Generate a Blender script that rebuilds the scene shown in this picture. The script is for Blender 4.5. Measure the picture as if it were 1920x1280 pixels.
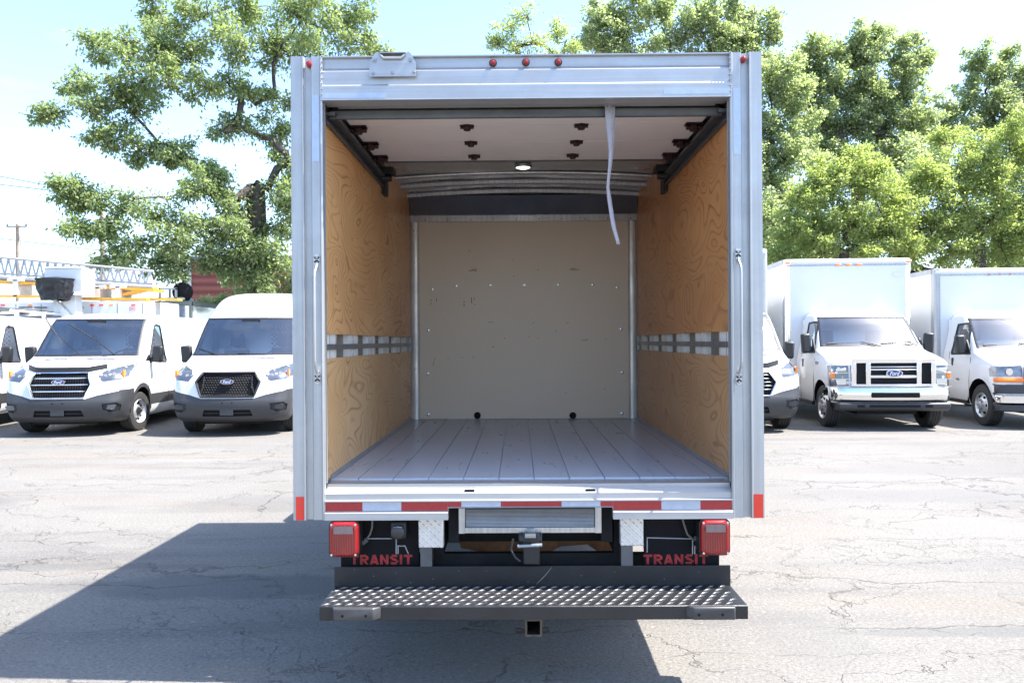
import bpy, bmesh, math, random
import numpy as np
from mathutils import Vector, Matrix, noise
R = math.radians
PI = math.pi
random.seed(7)
rng = np.random.default_rng(11)
sc = bpy.context.scene
for o in list(bpy.data.objects): bpy.data.objects.remove(o)
COL = sc.collection

# ------------------------------------------------------------------ camera
CAMZ = 1.57
F = 1493.0            # focal length in pixels of the 1920 px wide photograph (28 mm)
ROLL = R(0.38)
cd = bpy.data.cameras.new('camera'); cam = bpy.data.objects.new('camera', cd); COL.objects.link(cam)
cd.sensor_width = 36; cd.lens = 36*F/1920; cd.clip_start = 0.05; cd.clip_end = 3000
cam.matrix_world = Matrix.Translation((0, 0, CAMZ)) @ Matrix.Rotation(R(0.5), 4, 'Z') @ Matrix.Rotation(PI/2, 4, 'X') @ Matrix.Rotation(-ROLL, 4, 'Z')
sc.camera = cam

# ------------------------------------------------------------------ sky, sun, exposure
SUN = Vector((0.62, -0.035, 1.0)).normalized()
w = bpy.data.worlds.new("World"); sc.world = w; w.use_nodes = True
nt = w.node_tree; nt.nodes.clear()
sky = nt.nodes.new('ShaderNodeTexSky'); sky.sky_type = 'NISHITA'; sky.sun_disc = False
sky.sun_elevation = math.asin(SUN.z); sky.sun_rotation = math.atan2(SUN.x, SUN.y)
sky.air_density = 1.0; sky.dust_density = 1.3; sky.ozone_density = 1.8
bg = nt.nodes.new('ShaderNodeBackground'); bg.inputs[1].default_value = 0.128
wo = nt.nodes.new('ShaderNodeOutputWorld')
# thin summer cloud low over the yard
tc = nt.nodes.new('ShaderNodeTexCoord'); mp = nt.nodes.new('ShaderNodeMapping'); mp.inputs['Scale'].default_value = (1, 1, 3.5)
ns = nt.nodes.new('ShaderNodeTexNoise'); ns.inputs['Scale'].default_value = 2.3; ns.inputs['Detail'].default_value = 7; ns.inputs['Roughness'].default_value = .55
cr = nt.nodes.new('ShaderNodeValToRGB'); cr.color_ramp.elements[0].position = .56; cr.color_ramp.elements[1].position = .80
cr.color_ramp.elements[0].color = (0, 0, 0, 1); cr.color_ramp.elements[1].color = (.35, .35, .35, 1)
mx = nt.nodes.new('ShaderNodeMix'); mx.data_type = 'RGBA'; mx.inputs['B'].default_value = (4.5, 4.8, 5.1, 1)
nt.links.new(tc.outputs['Generated'], mp.inputs['Vector']); nt.links.new(mp.outputs[0], ns.inputs['Vector'])
nt.links.new(ns.outputs['Fac'], cr.inputs[0]); nt.links.new(cr.outputs[0], mx.inputs['Factor'])
nt.links.new(sky.outputs[0], mx.inputs['A']); tn = nt.nodes.new('ShaderNodeMix'); tn.data_type = 'RGBA'; tn.blend_type = 'MULTIPLY'; tn.inputs['Factor'].default_value = 1; tn.inputs['B'].default_value = (.92, .98, 1.06, 1)
nt.links.new(mx.outputs['Result'], tn.inputs['A']); nt.links.new(tn.outputs['Result'], bg.inputs[0]); nt.links.new(bg.outputs[0], wo.inputs[0])
sd = bpy.data.lights.new('sun', 'SUN'); sd.energy = 4.05; sd.angle = R(0.53); sd.color = (1, .955, .89)
sun = bpy.data.objects.new('sun', sd); COL.objects.link(sun); sun.rotation_euler = SUN.to_track_quat('Z', 'Y').to_euler()
sun.location = (12, 0, 20)
sc.view_settings.view_transform = 'Standard'; sc.view_settings.look = 'None'
sc.view_settings.exposure = 2.03; sc.view_settings.gamma = 1
sc.cycles.max_bounces = 8; sc.cycles.transparent_max_bounces = 12

# ------------------------------------------------------------------ pixel helper
CR_, SR_ = math.cos(ROLL), math.sin(ROLL)
def P(px, py, Y):
    dx, dy = px-960, py-640
    tx = dx*CR_ - dy*SR_; ty = dx*SR_ + dy*CR_
    return Vector(((tx-13)/F*Y, Y, CAMZ-ty/F*Y))
def ZR(py, Y=3.66): return CAMZ-(py-641)/F*Y
def XR(px, Y=3.66): return (px-973)/F*Y

# ------------------------------------------------------------------ materials
MATS = {}
def nmat(name):
    m = bpy.data.materials.new(name); m.use_nodes = True
    return m, m.node_tree, m.node_tree.nodes['Principled BSDF']
def L(nt, a, b): nt.links.new(a, b)
def mat(name, col, rough=.5, metal=0, var=.0, vscale=3., bump=0, bscale=40., coat=0, emit=None, spec=None, dirt=None, rvar=0):
    """plain painted / metal surface with gentle procedural colour and roughness variation"""
    if name in MATS: return MATS[name]
    m, nt, b = nmat(name)
    b.inputs['Base Color'].default_value = (*col, 1); b.inputs['Roughness'].default_value = rough; b.inputs['Metallic'].default_value = metal
    if coat: b.inputs['Coat Weight'].default_value = coat; b.inputs['Coat Roughness'].default_value = .06
    if spec is not None: b.inputs['Specular IOR Level'].default_value = spec
    geo = nt.nodes.new('ShaderNodeTexCoord')
    if var or rvar or dirt:
        n = nt.nodes.new('ShaderNodeTexNoise'); n.inputs['Scale'].default_value = vscale; n.inputs['Detail'].default_value = 6; n.inputs['Roughness'].default_value = .62
        L(nt, geo.outputs['Object'], n.inputs['Vector'])
        if var or dirt:
            mr = nt.nodes.new('ShaderNodeMapRange'); mr.inputs[1].default_value = .3; mr.inputs[2].default_value = .7
            L(nt, n.outputs['Fac'], mr.inputs[0])
            mi = nt.nodes.new('ShaderNodeMix'); mi.data_type = 'RGBA'
            c2 = dirt if dirt else tuple(c*(1-var) for c in col)
            mi.inputs['A'].default_value = (*c2, 1); mi.inputs['B'].default_value = (*tuple(min(1, c*(1+var*.5)) for c in col), 1)
            L(nt, mr.outputs[0], mi.inputs['Factor']); L(nt, mi.outputs['Result'], b.inputs['Base Color'])
        if rvar:
            mr2 = nt.nodes.new('ShaderNodeMapRange'); mr2.inputs[1].default_value = .3; mr2.inputs[2].default_value = .7
            mr2.inputs[3].default_value = max(.02, rough-rvar); mr2.inputs[4].default_value = min(1, rough+rvar)
            L(nt, n.outputs['Fac'], mr2.inputs[0]); L(nt, mr2.outputs[0], b.inputs['Roughness'])
    if bump:
        n2 = nt.nodes.new('ShaderNodeTexNoise'); n2.inputs['Scale'].default_value = bscale; n2.inputs['Detail'].default_value = 4
        L(nt, geo.outputs['Object'], n2.inputs['Vector'])
        bp = nt.nodes.new('ShaderNodeBump'); bp.inputs['Strength'].default_value = bump; bp.inputs['Distance'].default_value = .01
        L(nt, n2.outputs['Fac'], bp.inputs['Height']); L(nt, bp.outputs[0], b.inputs['Normal'])
    if emit: b.inputs['Emission Color'].default_value = (*emit[:3], 1); b.inputs['Emission Strength'].default_value = emit[3]
    MATS[name] = m; return m

def aluminium(name, col, rough, metal, axis=2, scratch=.25):
    """brushed / weathered aluminium: long streaks along one axis, blotchy dulling, dark scuffs"""
    m, nt, b = nmat(name); b.inputs['Metallic'].default_value = metal
    geo = nt.nodes.new('ShaderNodeTexCoord')
    mp = nt.nodes.new('ShaderNodeMapping'); s = [60, 60, 60]; s[axis] = 1.5; mp.inputs['Scale'].default_value = s
    L(nt, geo.outputs['Object'], mp.inputs['Vector'])
    n = nt.nodes.new('ShaderNodeTexNoise'); n.inputs['Scale'].default_value = 1; n.inputs['Detail'].default_value = 3; L(nt, mp.outputs[0], n.inputs['Vector'])
    n2 = nt.nodes.new('ShaderNodeTexNoise'); n2.inputs['Scale'].default_value = 4; n2.inputs['Detail'].default_value = 8; n2.inputs['Roughness'].default_value = .7; L(nt, geo.outputs['Object'], n2.inputs['Vector'])
    ad = nt.nodes.new('ShaderNodeMath'); ad.operation = 'ADD'; L(nt, n.outputs['Fac'], ad.inputs[0]); L(nt, n2.outputs['Fac'], ad.inputs[1])
    mr = nt.nodes.new('ShaderNodeMapRange'); mr.inputs[1].default_value = .7; mr.inputs[2].default_value = 1.3; L(nt, ad.outputs[0], mr.inputs[0])
    mi = nt.nodes.new('ShaderNodeMix'); mi.data_type = 'RGBA'; mi.inputs['A'].default_value = (*tuple(c*(1-scratch) for c in col), 1); mi.inputs['B'].default_value = (*col, 1)
    L(nt, mr.outputs[0], mi.inputs['Factor'])
    mp3 = nt.nodes.new('ShaderNodeMapping'); s3 = [9, 9, 9]; s3[axis] = 3; mp3.inputs['Scale'].default_value = s3; L(nt, geo.outputs['Object'], mp3.inputs['Vector'])
    n3 = nt.nodes.new('ShaderNodeTexNoise'); n3.inputs['Scale'].default_value = 1.3; n3.inputs['Detail'].default_value = 10; n3.inputs['Roughness'].default_value = .78; L(nt, mp3.outputs[0], n3.inputs['Vector'])
    mr3 = nt.nodes.new('ShaderNodeMapRange'); mr3.inputs[1].default_value = .66; mr3.inputs[2].default_value = .76; mr3.inputs[4].default_value = .5; L(nt, n3.outputs['Fac'], mr3.inputs[0])
    mi3 = nt.nodes.new('ShaderNodeMix'); mi3.data_type = 'RGBA'; mi3.inputs['B'].default_value = (.16, .14, .12, 1); L(nt, mi.outputs['Result'], mi3.inputs['A']); L(nt, mr3.outputs[0], mi3.inputs['Factor']); L(nt, mi3.outputs['Result'], b.inputs['Base Color'])
    mr2 = nt.nodes.new('ShaderNodeMapRange'); mr2.inputs[1].default_value = .3; mr2.inputs[2].default_value = .7; mr2.inputs[3].default_value = rough+.1; mr2.inputs[4].default_value = rough-.08
    L(nt, n2.outputs['Fac'], mr2.inputs[0]); L(nt, mr2.outputs[0], b.inputs['Roughness'])
    MATS[name] = m; return m

ALU = aluminium('aluminium_post', (.44, .445, .45), .42, .55, 2, .2)
ALUH = aluminium('aluminium_header', (.44, .445, .455), .42, .55, 0, .2)
ALUD = aluminium('aluminium_inside', (.60, .60, .60), .34, .8, 2, .45)
ALUT = aluminium('aluminium_corner', (.82, .80, .77), .32, .35, 2, .4)
ALUB = aluminium('aluminium_roof_sheet', (.62, .62, .62), .30, .85, 0, .3)
STEEL = mat('galvanised_steel', (.34, .35, .36), .38, .8, var=.35, vscale=14)
DSTEEL = mat('dark_steel', (.12, .125, .135), .45, .6, var=.3, vscale=9)
BLACK = mat('black_powder_coat', (.014, .014, .016), .42, 0, var=.35, vscale=6, bump=.15, bscale=220, spec=.5, rvar=.08)
BLACKM = mat('matte_black', (.008, .008, .009), .7, var=.3, vscale=7, spec=.2)
FLAPM = mat('black_flap', (.006, .006, .008), .6, var=.3, vscale=5, spec=.15)
CHASSIS = mat('chassis_black', (.010, .010, .011), .7, var=.5, vscale=8, spec=.2)
RUST = mat('rusty_axle', (.19, .085, .035), .85, var=.5, vscale=12, bump=.3, bscale=60)
WHITE = mat('white_body_paint', (.64, .64, .64), .28, 0, var=.03, vscale=2, coat=.7)
WHITE2 = mat('white_box_panel', (.60, .61, .62), .38, 0, var=.04, vscale=1.2, coat=.25)
CLAD = mat('charcoal_cladding', (.036, .037, .041), .5, 0, var=.15, vscale=5, bump=.1, bscale=300)
PLAST = mat('black_plastic', (.012, .012, .013), .5, var=.2)
CHROME = mat('chrome', (.82, .83, .84), .07, 1.0, var=.05)
SILV = mat('silver_trim', (.62, .63, .64), .2, .9, var=.05)
RUBBER = mat('tyre_rubber', (.028, .027, .026), .8, var=.4, vscale=10, bump=.25, bscale=60)
RIM = mat('silver_rim', (.55, .56, .57), .35, .7, var=.15, vscale=10)
SEAT = mat('dark_seat_fabric', (.05, .055, .065), .9, var=.2, vscale=20)
DASH = mat('dash_plastic', (.09, .095, .10), .7, var=.2)
INT = mat('cab_partition', (.80, .81, .82), .6, var=.05)
PAPER = mat('paper', (.8, .8, .78), .8)
RED = mat('red_paint', (.45, .02, .02), .45)
ORANGE = mat('amber_lens', (.85, .22, .02), .2, coat=.5)
YELLOW = mat('yellow_boom_paint', (.72, .36, .03), .45, var=.25, vscale=4)
REDTAPE = mat('red_reflective_tape', (.33, .012, .018), .28, 0, var=.2, vscale=40, coat=.4)
REDTAPE2 = mat('bright_red_tape', (.62, .03, .015), .3, 0, var=.05, vscale=20, coat=.4)
SILTAPE = mat('silver_reflective_tape', (.40, .45, .55), .32, .25, var=.12, vscale=30, coat=.4)
BEIGE = None

def lens_mat(name, col, scale=160, axis='X', rough=.15):
    m, nt, b = nmat(name); b.inputs['Base Color'].default_value = (*col, 1); b.inputs['Roughness'].default_value = rough
    b.inputs['Coat Weight'].default_value = .8; b.inputs['Coat Roughness'].default_value = .05
    g = nt.nodes.new('ShaderNodeTexCoord'); wv = nt.nodes.new('ShaderNodeTexWave'); wv.bands_direction = axis; wv.inputs['Scale'].default_value = scale
    L(nt, g.outputs['Object'], wv.inputs['Vector'])
    bp = nt.nodes.new('ShaderNodeBump'); bp.inputs['Strength'].default_value = .9; bp.inputs['Distance'].default_value = .004
    L(nt, wv.outputs['Fac'], bp.inputs['Height']); L(nt, bp.outputs[0], b.inputs['Normal'])
    mi = nt.nodes.new('ShaderNodeMix'); mi.data_type = 'RGBA'; mi.inputs['A'].default_value = (*tuple(c*.5 for c in col), 1); mi.inputs['B'].default_value = (*col, 1)
    L(nt, wv.outputs['Fac'], mi.inputs['Factor']); L(nt, mi.outputs['Result'], b.inputs['Base Color'])
    MATS[name] = m; return m
REDLENS = lens_mat('red_lens', (.30, .006, .008), 28)
REDSHELL = mat('red_lens_rim', (.27, .005, .006), .28, coat=.4)
CLEARLENS = lens_mat('clear_reverse_lens', (.30, .22, .23), 60)

def headlamp_mat(name, col=(.26, .29, .34)):
    m, nt, b = nmat(name)
    g = nt.nodes.new('ShaderNodeTexCoord'); v = nt.nodes.new('ShaderNodeTexVoronoi'); v.inputs['Scale'].default_value = 11
    L(nt, g.outputs['Object'], v.inputs['Vector'])
    rp = nt.nodes.new('ShaderNodeValToRGB'); e = rp.color_ramp.elements; e[0].color = (.75, .77, .8, 1); e[0].position = .06; e[1].color = (*tuple(c*.42 for c in col), 1); e[1].position = .34
    L(nt, v.outputs['Distance'], rp.inputs[0]); L(nt, rp.outputs[0], b.inputs['Base Color'])
    b.inputs['Roughness'].default_value = .22; b.inputs['Metallic'].default_value = .55; b.inputs['Coat Weight'].default_value = 1; b.inputs['Coat Roughness'].default_value = .03
    MATS[name] = m; return m
HEADL = headlamp_mat('headlamp_lens')

def glass_mat(name, tint=(.75, .88, .9), refl=1.5):
    m = bpy.data.materials.new(name); m.use_nodes = True; nt = m.node_tree; nt.nodes.clear()
    out = nt.nodes.new('ShaderNodeOutputMaterial'); mx = nt.nodes.new('ShaderNodeMixShader'); t = nt.nodes.new('ShaderNodeBsdfTransparent'); g = nt.nodes.new('ShaderNodeBsdfGlossy')
    fr = nt.nodes.new('ShaderNodeFresnel'); fr.inputs[0].default_value = refl
    t.inputs[0].default_value = (*tint, 1); g.inputs['Roughness'].default_value = .02; g.inputs[0].default_value = (.95, .97, 1, 1)
    mm = nt.nodes.new('ShaderNodeMath'); mm.operation = 'MULTIPLY'; mm.inputs[1].default_value = 2.4; mm.use_clamp = True
    L(nt, fr.outputs[0], mm.inputs[0]); L(nt, mm.outputs[0], mx.inputs[0]); L(nt, t.outputs[0], mx.inputs[1]); L(nt, g.outputs[0], mx.inputs[2]); L(nt, mx.outputs[0], out.inputs[0])
    MATS[name] = m; return m
GLASS = glass_mat('windscreen_glass', (.90, .98, 1.0), 1.7)
SGLASS = glass_mat('door_glass', (.50, .58, .60), 1.55)

def beige_panel():
    m, nt, b = nmat('beige_bulkhead'); g = nt.nodes.new('ShaderNodeTexCoord')
    n = nt.nodes.new('ShaderNodeTexNoise'); n.inputs['Scale'].default_value = 1.6; n.inputs['Detail'].default_value = 5; L(nt, g.outputs['Object'], n.inputs['Vector'])
    mi = nt.nodes.new('ShaderNodeMix'); mi.data_type = 'RGBA'; mi.inputs['A'].default_value = (.62, .525, .41, 1); mi.inputs['B'].default_value = (.68, .58, .46, 1)
    L(nt, n.outputs['Fac'], mi.inputs['Factor'])
    # scuffs: small stretched dark marks
    mp = nt.nodes.new('ShaderNodeMapping'); mp.inputs['Scale'].default_value = (3, 1, 14); L(nt, g.outputs['Object'], mp.inputs['Vector'])
    v = nt.nodes.new('ShaderNodeTexNoise'); v.inputs['Scale'].default_value = 3.2; v.inputs['Detail'].default_value = 9; v.inputs['Roughness'].default_value = .75; L(nt, mp.outputs[0], v.inputs['Vector'])
    rp = nt.nodes.new('ShaderNodeMapRange'); rp.inputs[1].default_value = .70; rp.inputs[2].default_value = .78; rp.inputs[3].default_value = 0; rp.inputs[4].default_value = .75; L(nt, v.outputs['Fac'], rp.inputs[0])
    m2 = nt.nodes.new('ShaderNodeMix'); m2.data_type = 'RGBA'; m2.inputs['B'].default_value = (.17, .13, .10, 1)
    L(nt, rp.outputs[0], m2.inputs['Factor']); L(nt, mi.outputs['Result'], m2.inputs['A']); L(nt, m2.outputs['Result'], b.inputs['Base Color'])
    b.inputs['Roughness'].default_value = .42
    return m
BEIGE = beige_panel()
DOORP = mat('white_door_panel', (.74, .69, .67), .4, var=.06, vscale=2)

def plywood(name, seed, c1, c2, line):
    m, nt, b = nmat(name); g = nt.nodes.new('ShaderNodeTexCoord')
    mp = nt.nodes.new('ShaderNodeMapping'); mp.inputs['Scale'].default_value = (1, .75, 1.5); mp.inputs['Location'].default_value = (seed, seed*.7, seed*.3); L(nt, g.outputs['Object'], mp.inputs['Vector'])
    n = nt.nodes.new('ShaderNodeTexNoise'); n.inputs['Scale'].default_value = 1.9; n.inputs['Detail'].default_value = 1.2; n.inputs['Roughness'].default_value = .38; n.inputs['Distortion'].default_value = .7; L(nt, mp.outputs[0], n.inputs['Vector'])
    nf = nt.nodes.new('ShaderNodeTexNoise'); nf.inputs['Scale'].default_value = 14; nf.inputs['Detail'].default_value = 3; L(nt, mp.outputs[0], nf.inputs['Vector'])
    a1 = nt.nodes.new('ShaderNodeMath'); a1.operation = 'MULTIPLY_ADD'; a1.inputs[1].default_value = .012; L(nt, nf.outputs['Fac'], a1.inputs[0]); L(nt, n.outputs['Fac'], a1.inputs[2])
    mu = nt.nodes.new('ShaderNodeMath'); mu.operation = 'MULTIPLY'; mu.inputs[1].default_value = 21; L(nt, a1.outputs[0], mu.inputs[0])
    fr = nt.nodes.new('ShaderNodeMath'); fr.operation = 'FRACT'; L(nt, mu.outputs[0], fr.inputs[0])
    rp = nt.nodes.new('ShaderNodeValToRGB'); e = rp.color_ramp.elements
    e[0].position = 0; e[0].color = (.95, .95, .95, 1); e[1].position = 1; e[1].color = (.0, .0, .0, 1)
    x = e.new(.10); x.color = (.45, .45, .45, 1); x = e.new(.30); x.color = (0, 0, 0, 1); x = e.new(.93); x.color = (.0, .0, .0, 1); e[-1].color = (.8, .8, .8, 1)
    L(nt, fr.outputs[0], rp.inputs[0])
    # line strength varies
    n3 = nt.nodes.new('ShaderNodeTexNoise'); n3.inputs['Scale'].default_value = 2.5; n3.inputs['Detail'].default_value = 3; L(nt, g.outputs['Object'], n3.inputs['Vector'])
    ms = nt.nodes.new('ShaderNodeMapRange'); ms.inputs[1].default_value = .38; ms.inputs[2].default_value = .62; ms.inputs[3].default_value = .40; ms.inputs[4].default_value = 1.0; L(nt, n3.outputs['Fac'], ms.inputs[0])
    mm = nt.nodes.new('ShaderNodeMath'); mm.operation = 'MULTIPLY'; L(nt, rp.outputs[0], mm.inputs[0]); L(nt, ms.outputs[0], mm.inputs[1])
    # base tone
    mi = nt.nodes.new('ShaderNodeMix'); mi.data_type = 'RGBA'; mi.inputs['A'].default_value = (*c1, 1); mi.inputs['B'].default_value = (*c2, 1)
    n4 = nt.nodes.new('ShaderNodeTexNoise'); n4.inputs['Scale'].default_value = 1.1; n4.inputs['Detail'].default_value = 5; L(nt, mp.outputs[0], n4.inputs['Vector'])
    mr4 = nt.nodes.new('ShaderNodeMapRange'); mr4.inputs[1].default_value = .35; mr4.inputs[2].default_value = .65; L(nt, n4.outputs['Fac'], mr4.inputs[0]); L(nt, mr4.outputs[0], mi.inputs['Factor'])
    m2 = nt.nodes.new('ShaderNodeMix'); m2.data_type = 'RGBA'; m2.inputs['B'].default_value = (*line, 1); L(nt, mi.outputs['Result'], m2.inputs['A']); L(nt, mm.outputs[0], m2.inputs['Factor'])
    # fine vertical fibre + short dark pitch ticks
    mp2 = nt.nodes.new('ShaderNodeMapping'); mp2.inputs['Scale'].default_value = (60, 60, 5); L(nt, g.outputs['Object'], mp2.inputs['Vector'])
    n5 = nt.nodes.new('ShaderNodeTexNoise'); n5.inputs['Scale'].default_value = 1; n5.inputs['Detail'].default_value = 3; L(nt, mp2.outputs[0], n5.inputs['Vector'])
    mr5 = nt.nodes.new('ShaderNodeMapRange'); mr5.inputs[1].default_value = .66; mr5.inputs[2].default_value = .78; mr5.inputs[4].default_value = .6; L(nt, n5.outputs['Fac'], mr5.inputs[0])
    m3 = nt.nodes.new('ShaderNodeMix'); m3.data_type = 'RGBA'; m3.inputs['B'].default_value = (*tuple(c*.5 for c in line), 1); L(nt, m2.outputs['Result'], m3.inputs['A']); L(nt, mr5.outputs[0], m3.inputs['Factor'])
    L(nt, m3.outputs['Result'], b.inputs['Base Color']); b.inputs['Roughness'].default_value = .42; b.inputs['Coat Weight'].default_value = .15; b.inputs['Coat Roughness'].default_value = .25
    return m
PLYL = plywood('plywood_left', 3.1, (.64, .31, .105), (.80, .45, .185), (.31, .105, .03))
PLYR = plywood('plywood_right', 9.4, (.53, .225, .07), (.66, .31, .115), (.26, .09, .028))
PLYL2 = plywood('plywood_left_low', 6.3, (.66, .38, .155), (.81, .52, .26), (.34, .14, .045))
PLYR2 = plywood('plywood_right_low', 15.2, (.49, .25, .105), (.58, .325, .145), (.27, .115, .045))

def floor_mat():
    m, nt, b = nmat('grey_deck_paint'); g = nt.nodes.new('ShaderNodeTexCoord')
    mp = nt.nodes.new('ShaderNodeMapping'); mp.inputs['Scale'].default_value = (8, 1.2, 1); L(nt, g.outputs['Object'], mp.inputs['Vector'])
    n = nt.nodes.new('ShaderNodeTexNoise'); n.inputs['Scale'].default_value = 2; n.inputs['Detail'].default_value = 8; n.inputs['Roughness'].default_value = .7; L(nt, mp.outputs[0], n.inputs['Vector'])
    mi = nt.nodes.new('ShaderNodeMix'); mi.data_type = 'RGBA'; mi.inputs['A'].default_value = (.37, .40, .45, 1); mi.inputs['B'].default_value = (.46, .49, .55, 1)
    L(nt, n.outputs['Fac'], mi.inputs['Factor'])
    w2 = nt.nodes.new('ShaderNodeTexNoise'); w2.inputs['Scale'].default_value = 22; w2.inputs['Detail'].default_value = 6; L(nt, mp.outputs[0], w2.inputs['Vector'])
    mr = nt.nodes.new('ShaderNodeMapRange'); mr.inputs[1].default_value = .68; mr.inputs[2].default_value = .75; mr.inputs[4].default_value = .22; L(nt, w2.outputs['Fac'], mr.inputs[0])
    m2 = nt.nodes.new('ShaderNodeMix'); m2.data_type = 'RGBA'; m2.inputs['B'].default_value = (.12, .11, .11, 1); L(nt, mi.outputs['Result'], m2.inputs['A']); L(nt, mr.outputs[0], m2.inputs['Factor'])
    L(nt, m2.outputs['Result'], b.inputs['Base Color'])
    mr2 = nt.nodes.new('ShaderNodeMapRange'); mr2.inputs[3].default_value = .20; mr2.inputs[4].default_value = .40; L(nt, n.outputs['Fac'], mr2.inputs[0]); L(nt, mr2.outputs[0], b.inputs['Roughness'])
    return m
DECK = floor_mat()

def asphalt():
    m, nt, b = nmat('weathered_asphalt'); g = nt.nodes.new('ShaderNodeTexCoord'); N = nt.nodes
    pos = g.outputs['Object']
    def noise_(scale, det=4, rough=.6, vec=pos):
        n = N.new('ShaderNodeTexNoise'); n.inputs['Scale'].default_value = scale; n.inputs['Detail'].default_value = det; n.inputs['Roughness'].default_value = rough; L(nt, vec, n.inputs['Vector']); return n
    def mr(inp, a, b_, c=0, d=1):
        x = N.new('ShaderNodeMapRange'); x.inputs[1].default_value = a; x.inputs[2].default_value = b_; x.inputs[3].default_value = c; x.inputs[4].default_value = d; L(nt, inp, x.inputs[0]); return x.outputs[0]
    def mul(a, b_):
        x = N.new('ShaderNodeMath'); x.operation = 'MULTIPLY'
        for i, v in enumerate((a, b_)):
            if isinstance(v, (int, float)): x.inputs[i].default_value = v
            else: L(nt, v, x.inputs[i])
        return x.outputs[0]
    def mix(f, a, b_):
        x = N.new('ShaderNodeMix'); x.data_type = 'RGBA'
        L(nt, f, x.inputs['Factor'])
        for k, v in (('A', a), ('B', b_)):
            if isinstance(v, tuple): x.inputs[k].default_value = (*v, 1)
            else: L(nt, v, x.inputs[k])
        return x.outputs['Result']
    big = noise_(.35, 5, .6)
    col = mix(mr(big.outputs['Fac'], .35, .65), (.158, .147, .131), (.200, .187, .170))
    # warm oil/rust tint in streaks
    st = N.new('ShaderNodeMapping'); st.inputs['Scale'].default_value = (.22, 1.1, 1); L(nt, pos, st.inputs['Vector'])
    s1 = noise_(1.1, 6, .65, st.outputs[0]); col = mix(mul(mr(s1.outputs['Fac'], .52, .70), .55), col, (.185, .15, .11))
    st2 = N.new('ShaderNodeMapping'); st2.inputs['Scale'].default_value = (.30, 1.5, 1); st2.inputs['Location'].default_value = (4, 9, 0); L(nt, pos, st2.inputs['Vector'])
    s2 = noise_(.8, 7, .6, st2.outputs[0]); col = mix(mul(mr(s2.outputs['Fac'], .55, .66), .55), col, (.10, .096, .092))
    # aggregate
    am = N.new('ShaderNodeMapping'); am.inputs['Scale'].default_value = (1, 1.6, 1); am.inputs['Rotation'].default_value = (0, 0, .5); L(nt, pos, am.inputs['Vector'])
    ag = noise_(48, 4, .8, am.outputs[0]); col = mix(mul(mr(ag.outputs['Fac'], .48, .62), .75), col, (.080, .077, .073))
    ag2 = noise_(38, 2, .6); col = mix(mul(mr(ag2.outputs['Fac'], .58, .70), .55), col, (.26, .252, .24))
    sp = N.new('ShaderNodeSeparateXYZ'); L(nt, pos, sp.inputs[0])
    def op(kind, a, b_):
        x = N.new('ShaderNodeMath'); x.operation = kind
        for i, v in enumerate((a, b_)):
            if isinstance(v, (int, float)): x.inputs[i].default_value = v
            else: L(nt, v, x.inputs[i])
        return x.outputs[0]
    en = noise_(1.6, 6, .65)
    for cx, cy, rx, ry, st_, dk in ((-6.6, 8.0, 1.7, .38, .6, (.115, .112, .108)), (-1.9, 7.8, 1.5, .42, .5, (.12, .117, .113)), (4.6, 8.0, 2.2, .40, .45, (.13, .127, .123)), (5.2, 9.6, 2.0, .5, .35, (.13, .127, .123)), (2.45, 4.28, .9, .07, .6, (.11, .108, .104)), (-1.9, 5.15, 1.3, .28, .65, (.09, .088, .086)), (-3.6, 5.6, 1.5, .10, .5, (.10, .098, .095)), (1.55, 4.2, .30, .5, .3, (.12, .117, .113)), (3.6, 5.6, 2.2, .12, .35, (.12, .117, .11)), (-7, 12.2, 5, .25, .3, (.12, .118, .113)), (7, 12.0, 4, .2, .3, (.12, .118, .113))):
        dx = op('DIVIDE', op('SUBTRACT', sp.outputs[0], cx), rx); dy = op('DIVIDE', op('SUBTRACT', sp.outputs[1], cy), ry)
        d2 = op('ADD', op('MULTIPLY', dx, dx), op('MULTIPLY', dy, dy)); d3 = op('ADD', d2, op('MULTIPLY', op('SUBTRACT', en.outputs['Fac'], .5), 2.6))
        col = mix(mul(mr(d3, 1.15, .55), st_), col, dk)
    # cracks
    dn = noise_(1.3, 5, .6)
    sub = N.new('ShaderNodeVectorMath'); sub.operation = 'SUBTRACT'; L(nt, dn.outputs['Color'], sub.inputs[0]); sub.inputs[1].default_value = (.5, .5, .5)
    sca = N.new('ShaderNodeVectorMath'); sca.operation = 'SCALE'; L(nt, sub.outputs[0], sca.inputs[0]); sca.inputs['Scale'].default_value = 1.5
    ad = N.new('ShaderNodeVectorMath'); ad.operation = 'ADD'; L(nt, pos, ad.inputs[0]); L(nt, sca.outputs[0], ad.inputs[1])
    fl = N.new('ShaderNodeMapping'); fl.inputs['Scale'].default_value = (1, 1, 0); L(nt, ad.outputs[0], fl.inputs['Vector'])
    cracks = None
    for scale, width, m0, ms_, loc in ((.55, .008, .42, .8, 0), (1.5, .012, .50, 1.7, 5), (4.2, .022, .56, 1.1, 11)):
        f2 = N.new('ShaderNodeMapping'); f2.inputs['Location'].default_value = (loc, loc*.4, 0); f2.inputs['Scale'].default_value = (.75, 1.25, 1); L(nt, fl.outputs[0], f2.inputs['Vector'])
        v = N.new('ShaderNodeTexVoronoi'); v.feature = 'DISTANCE_TO_EDGE'; v.inputs['Scale'].default_value = scale; L(nt, f2.outputs[0], v.inputs['Vector'])
        c = mr(v.outputs['Distance'], 0, width, 1, 0)
        k = noise_(ms_*.5, 3, .5, f2.outputs[0]); cm = mul(c, mr(k.outputs['Fac'], m0, m0+.12))
        if cracks is None: cracks = cm
        else:
            x = N.new('ShaderNodeMath'); x.operation = 'MAXIMUM'; L(nt, cracks, x.inputs[0]); L(nt, cm, x.inputs[1]); cracks = x.outputs[0]
    wob = noise_(.45, 6, .62)
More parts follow.
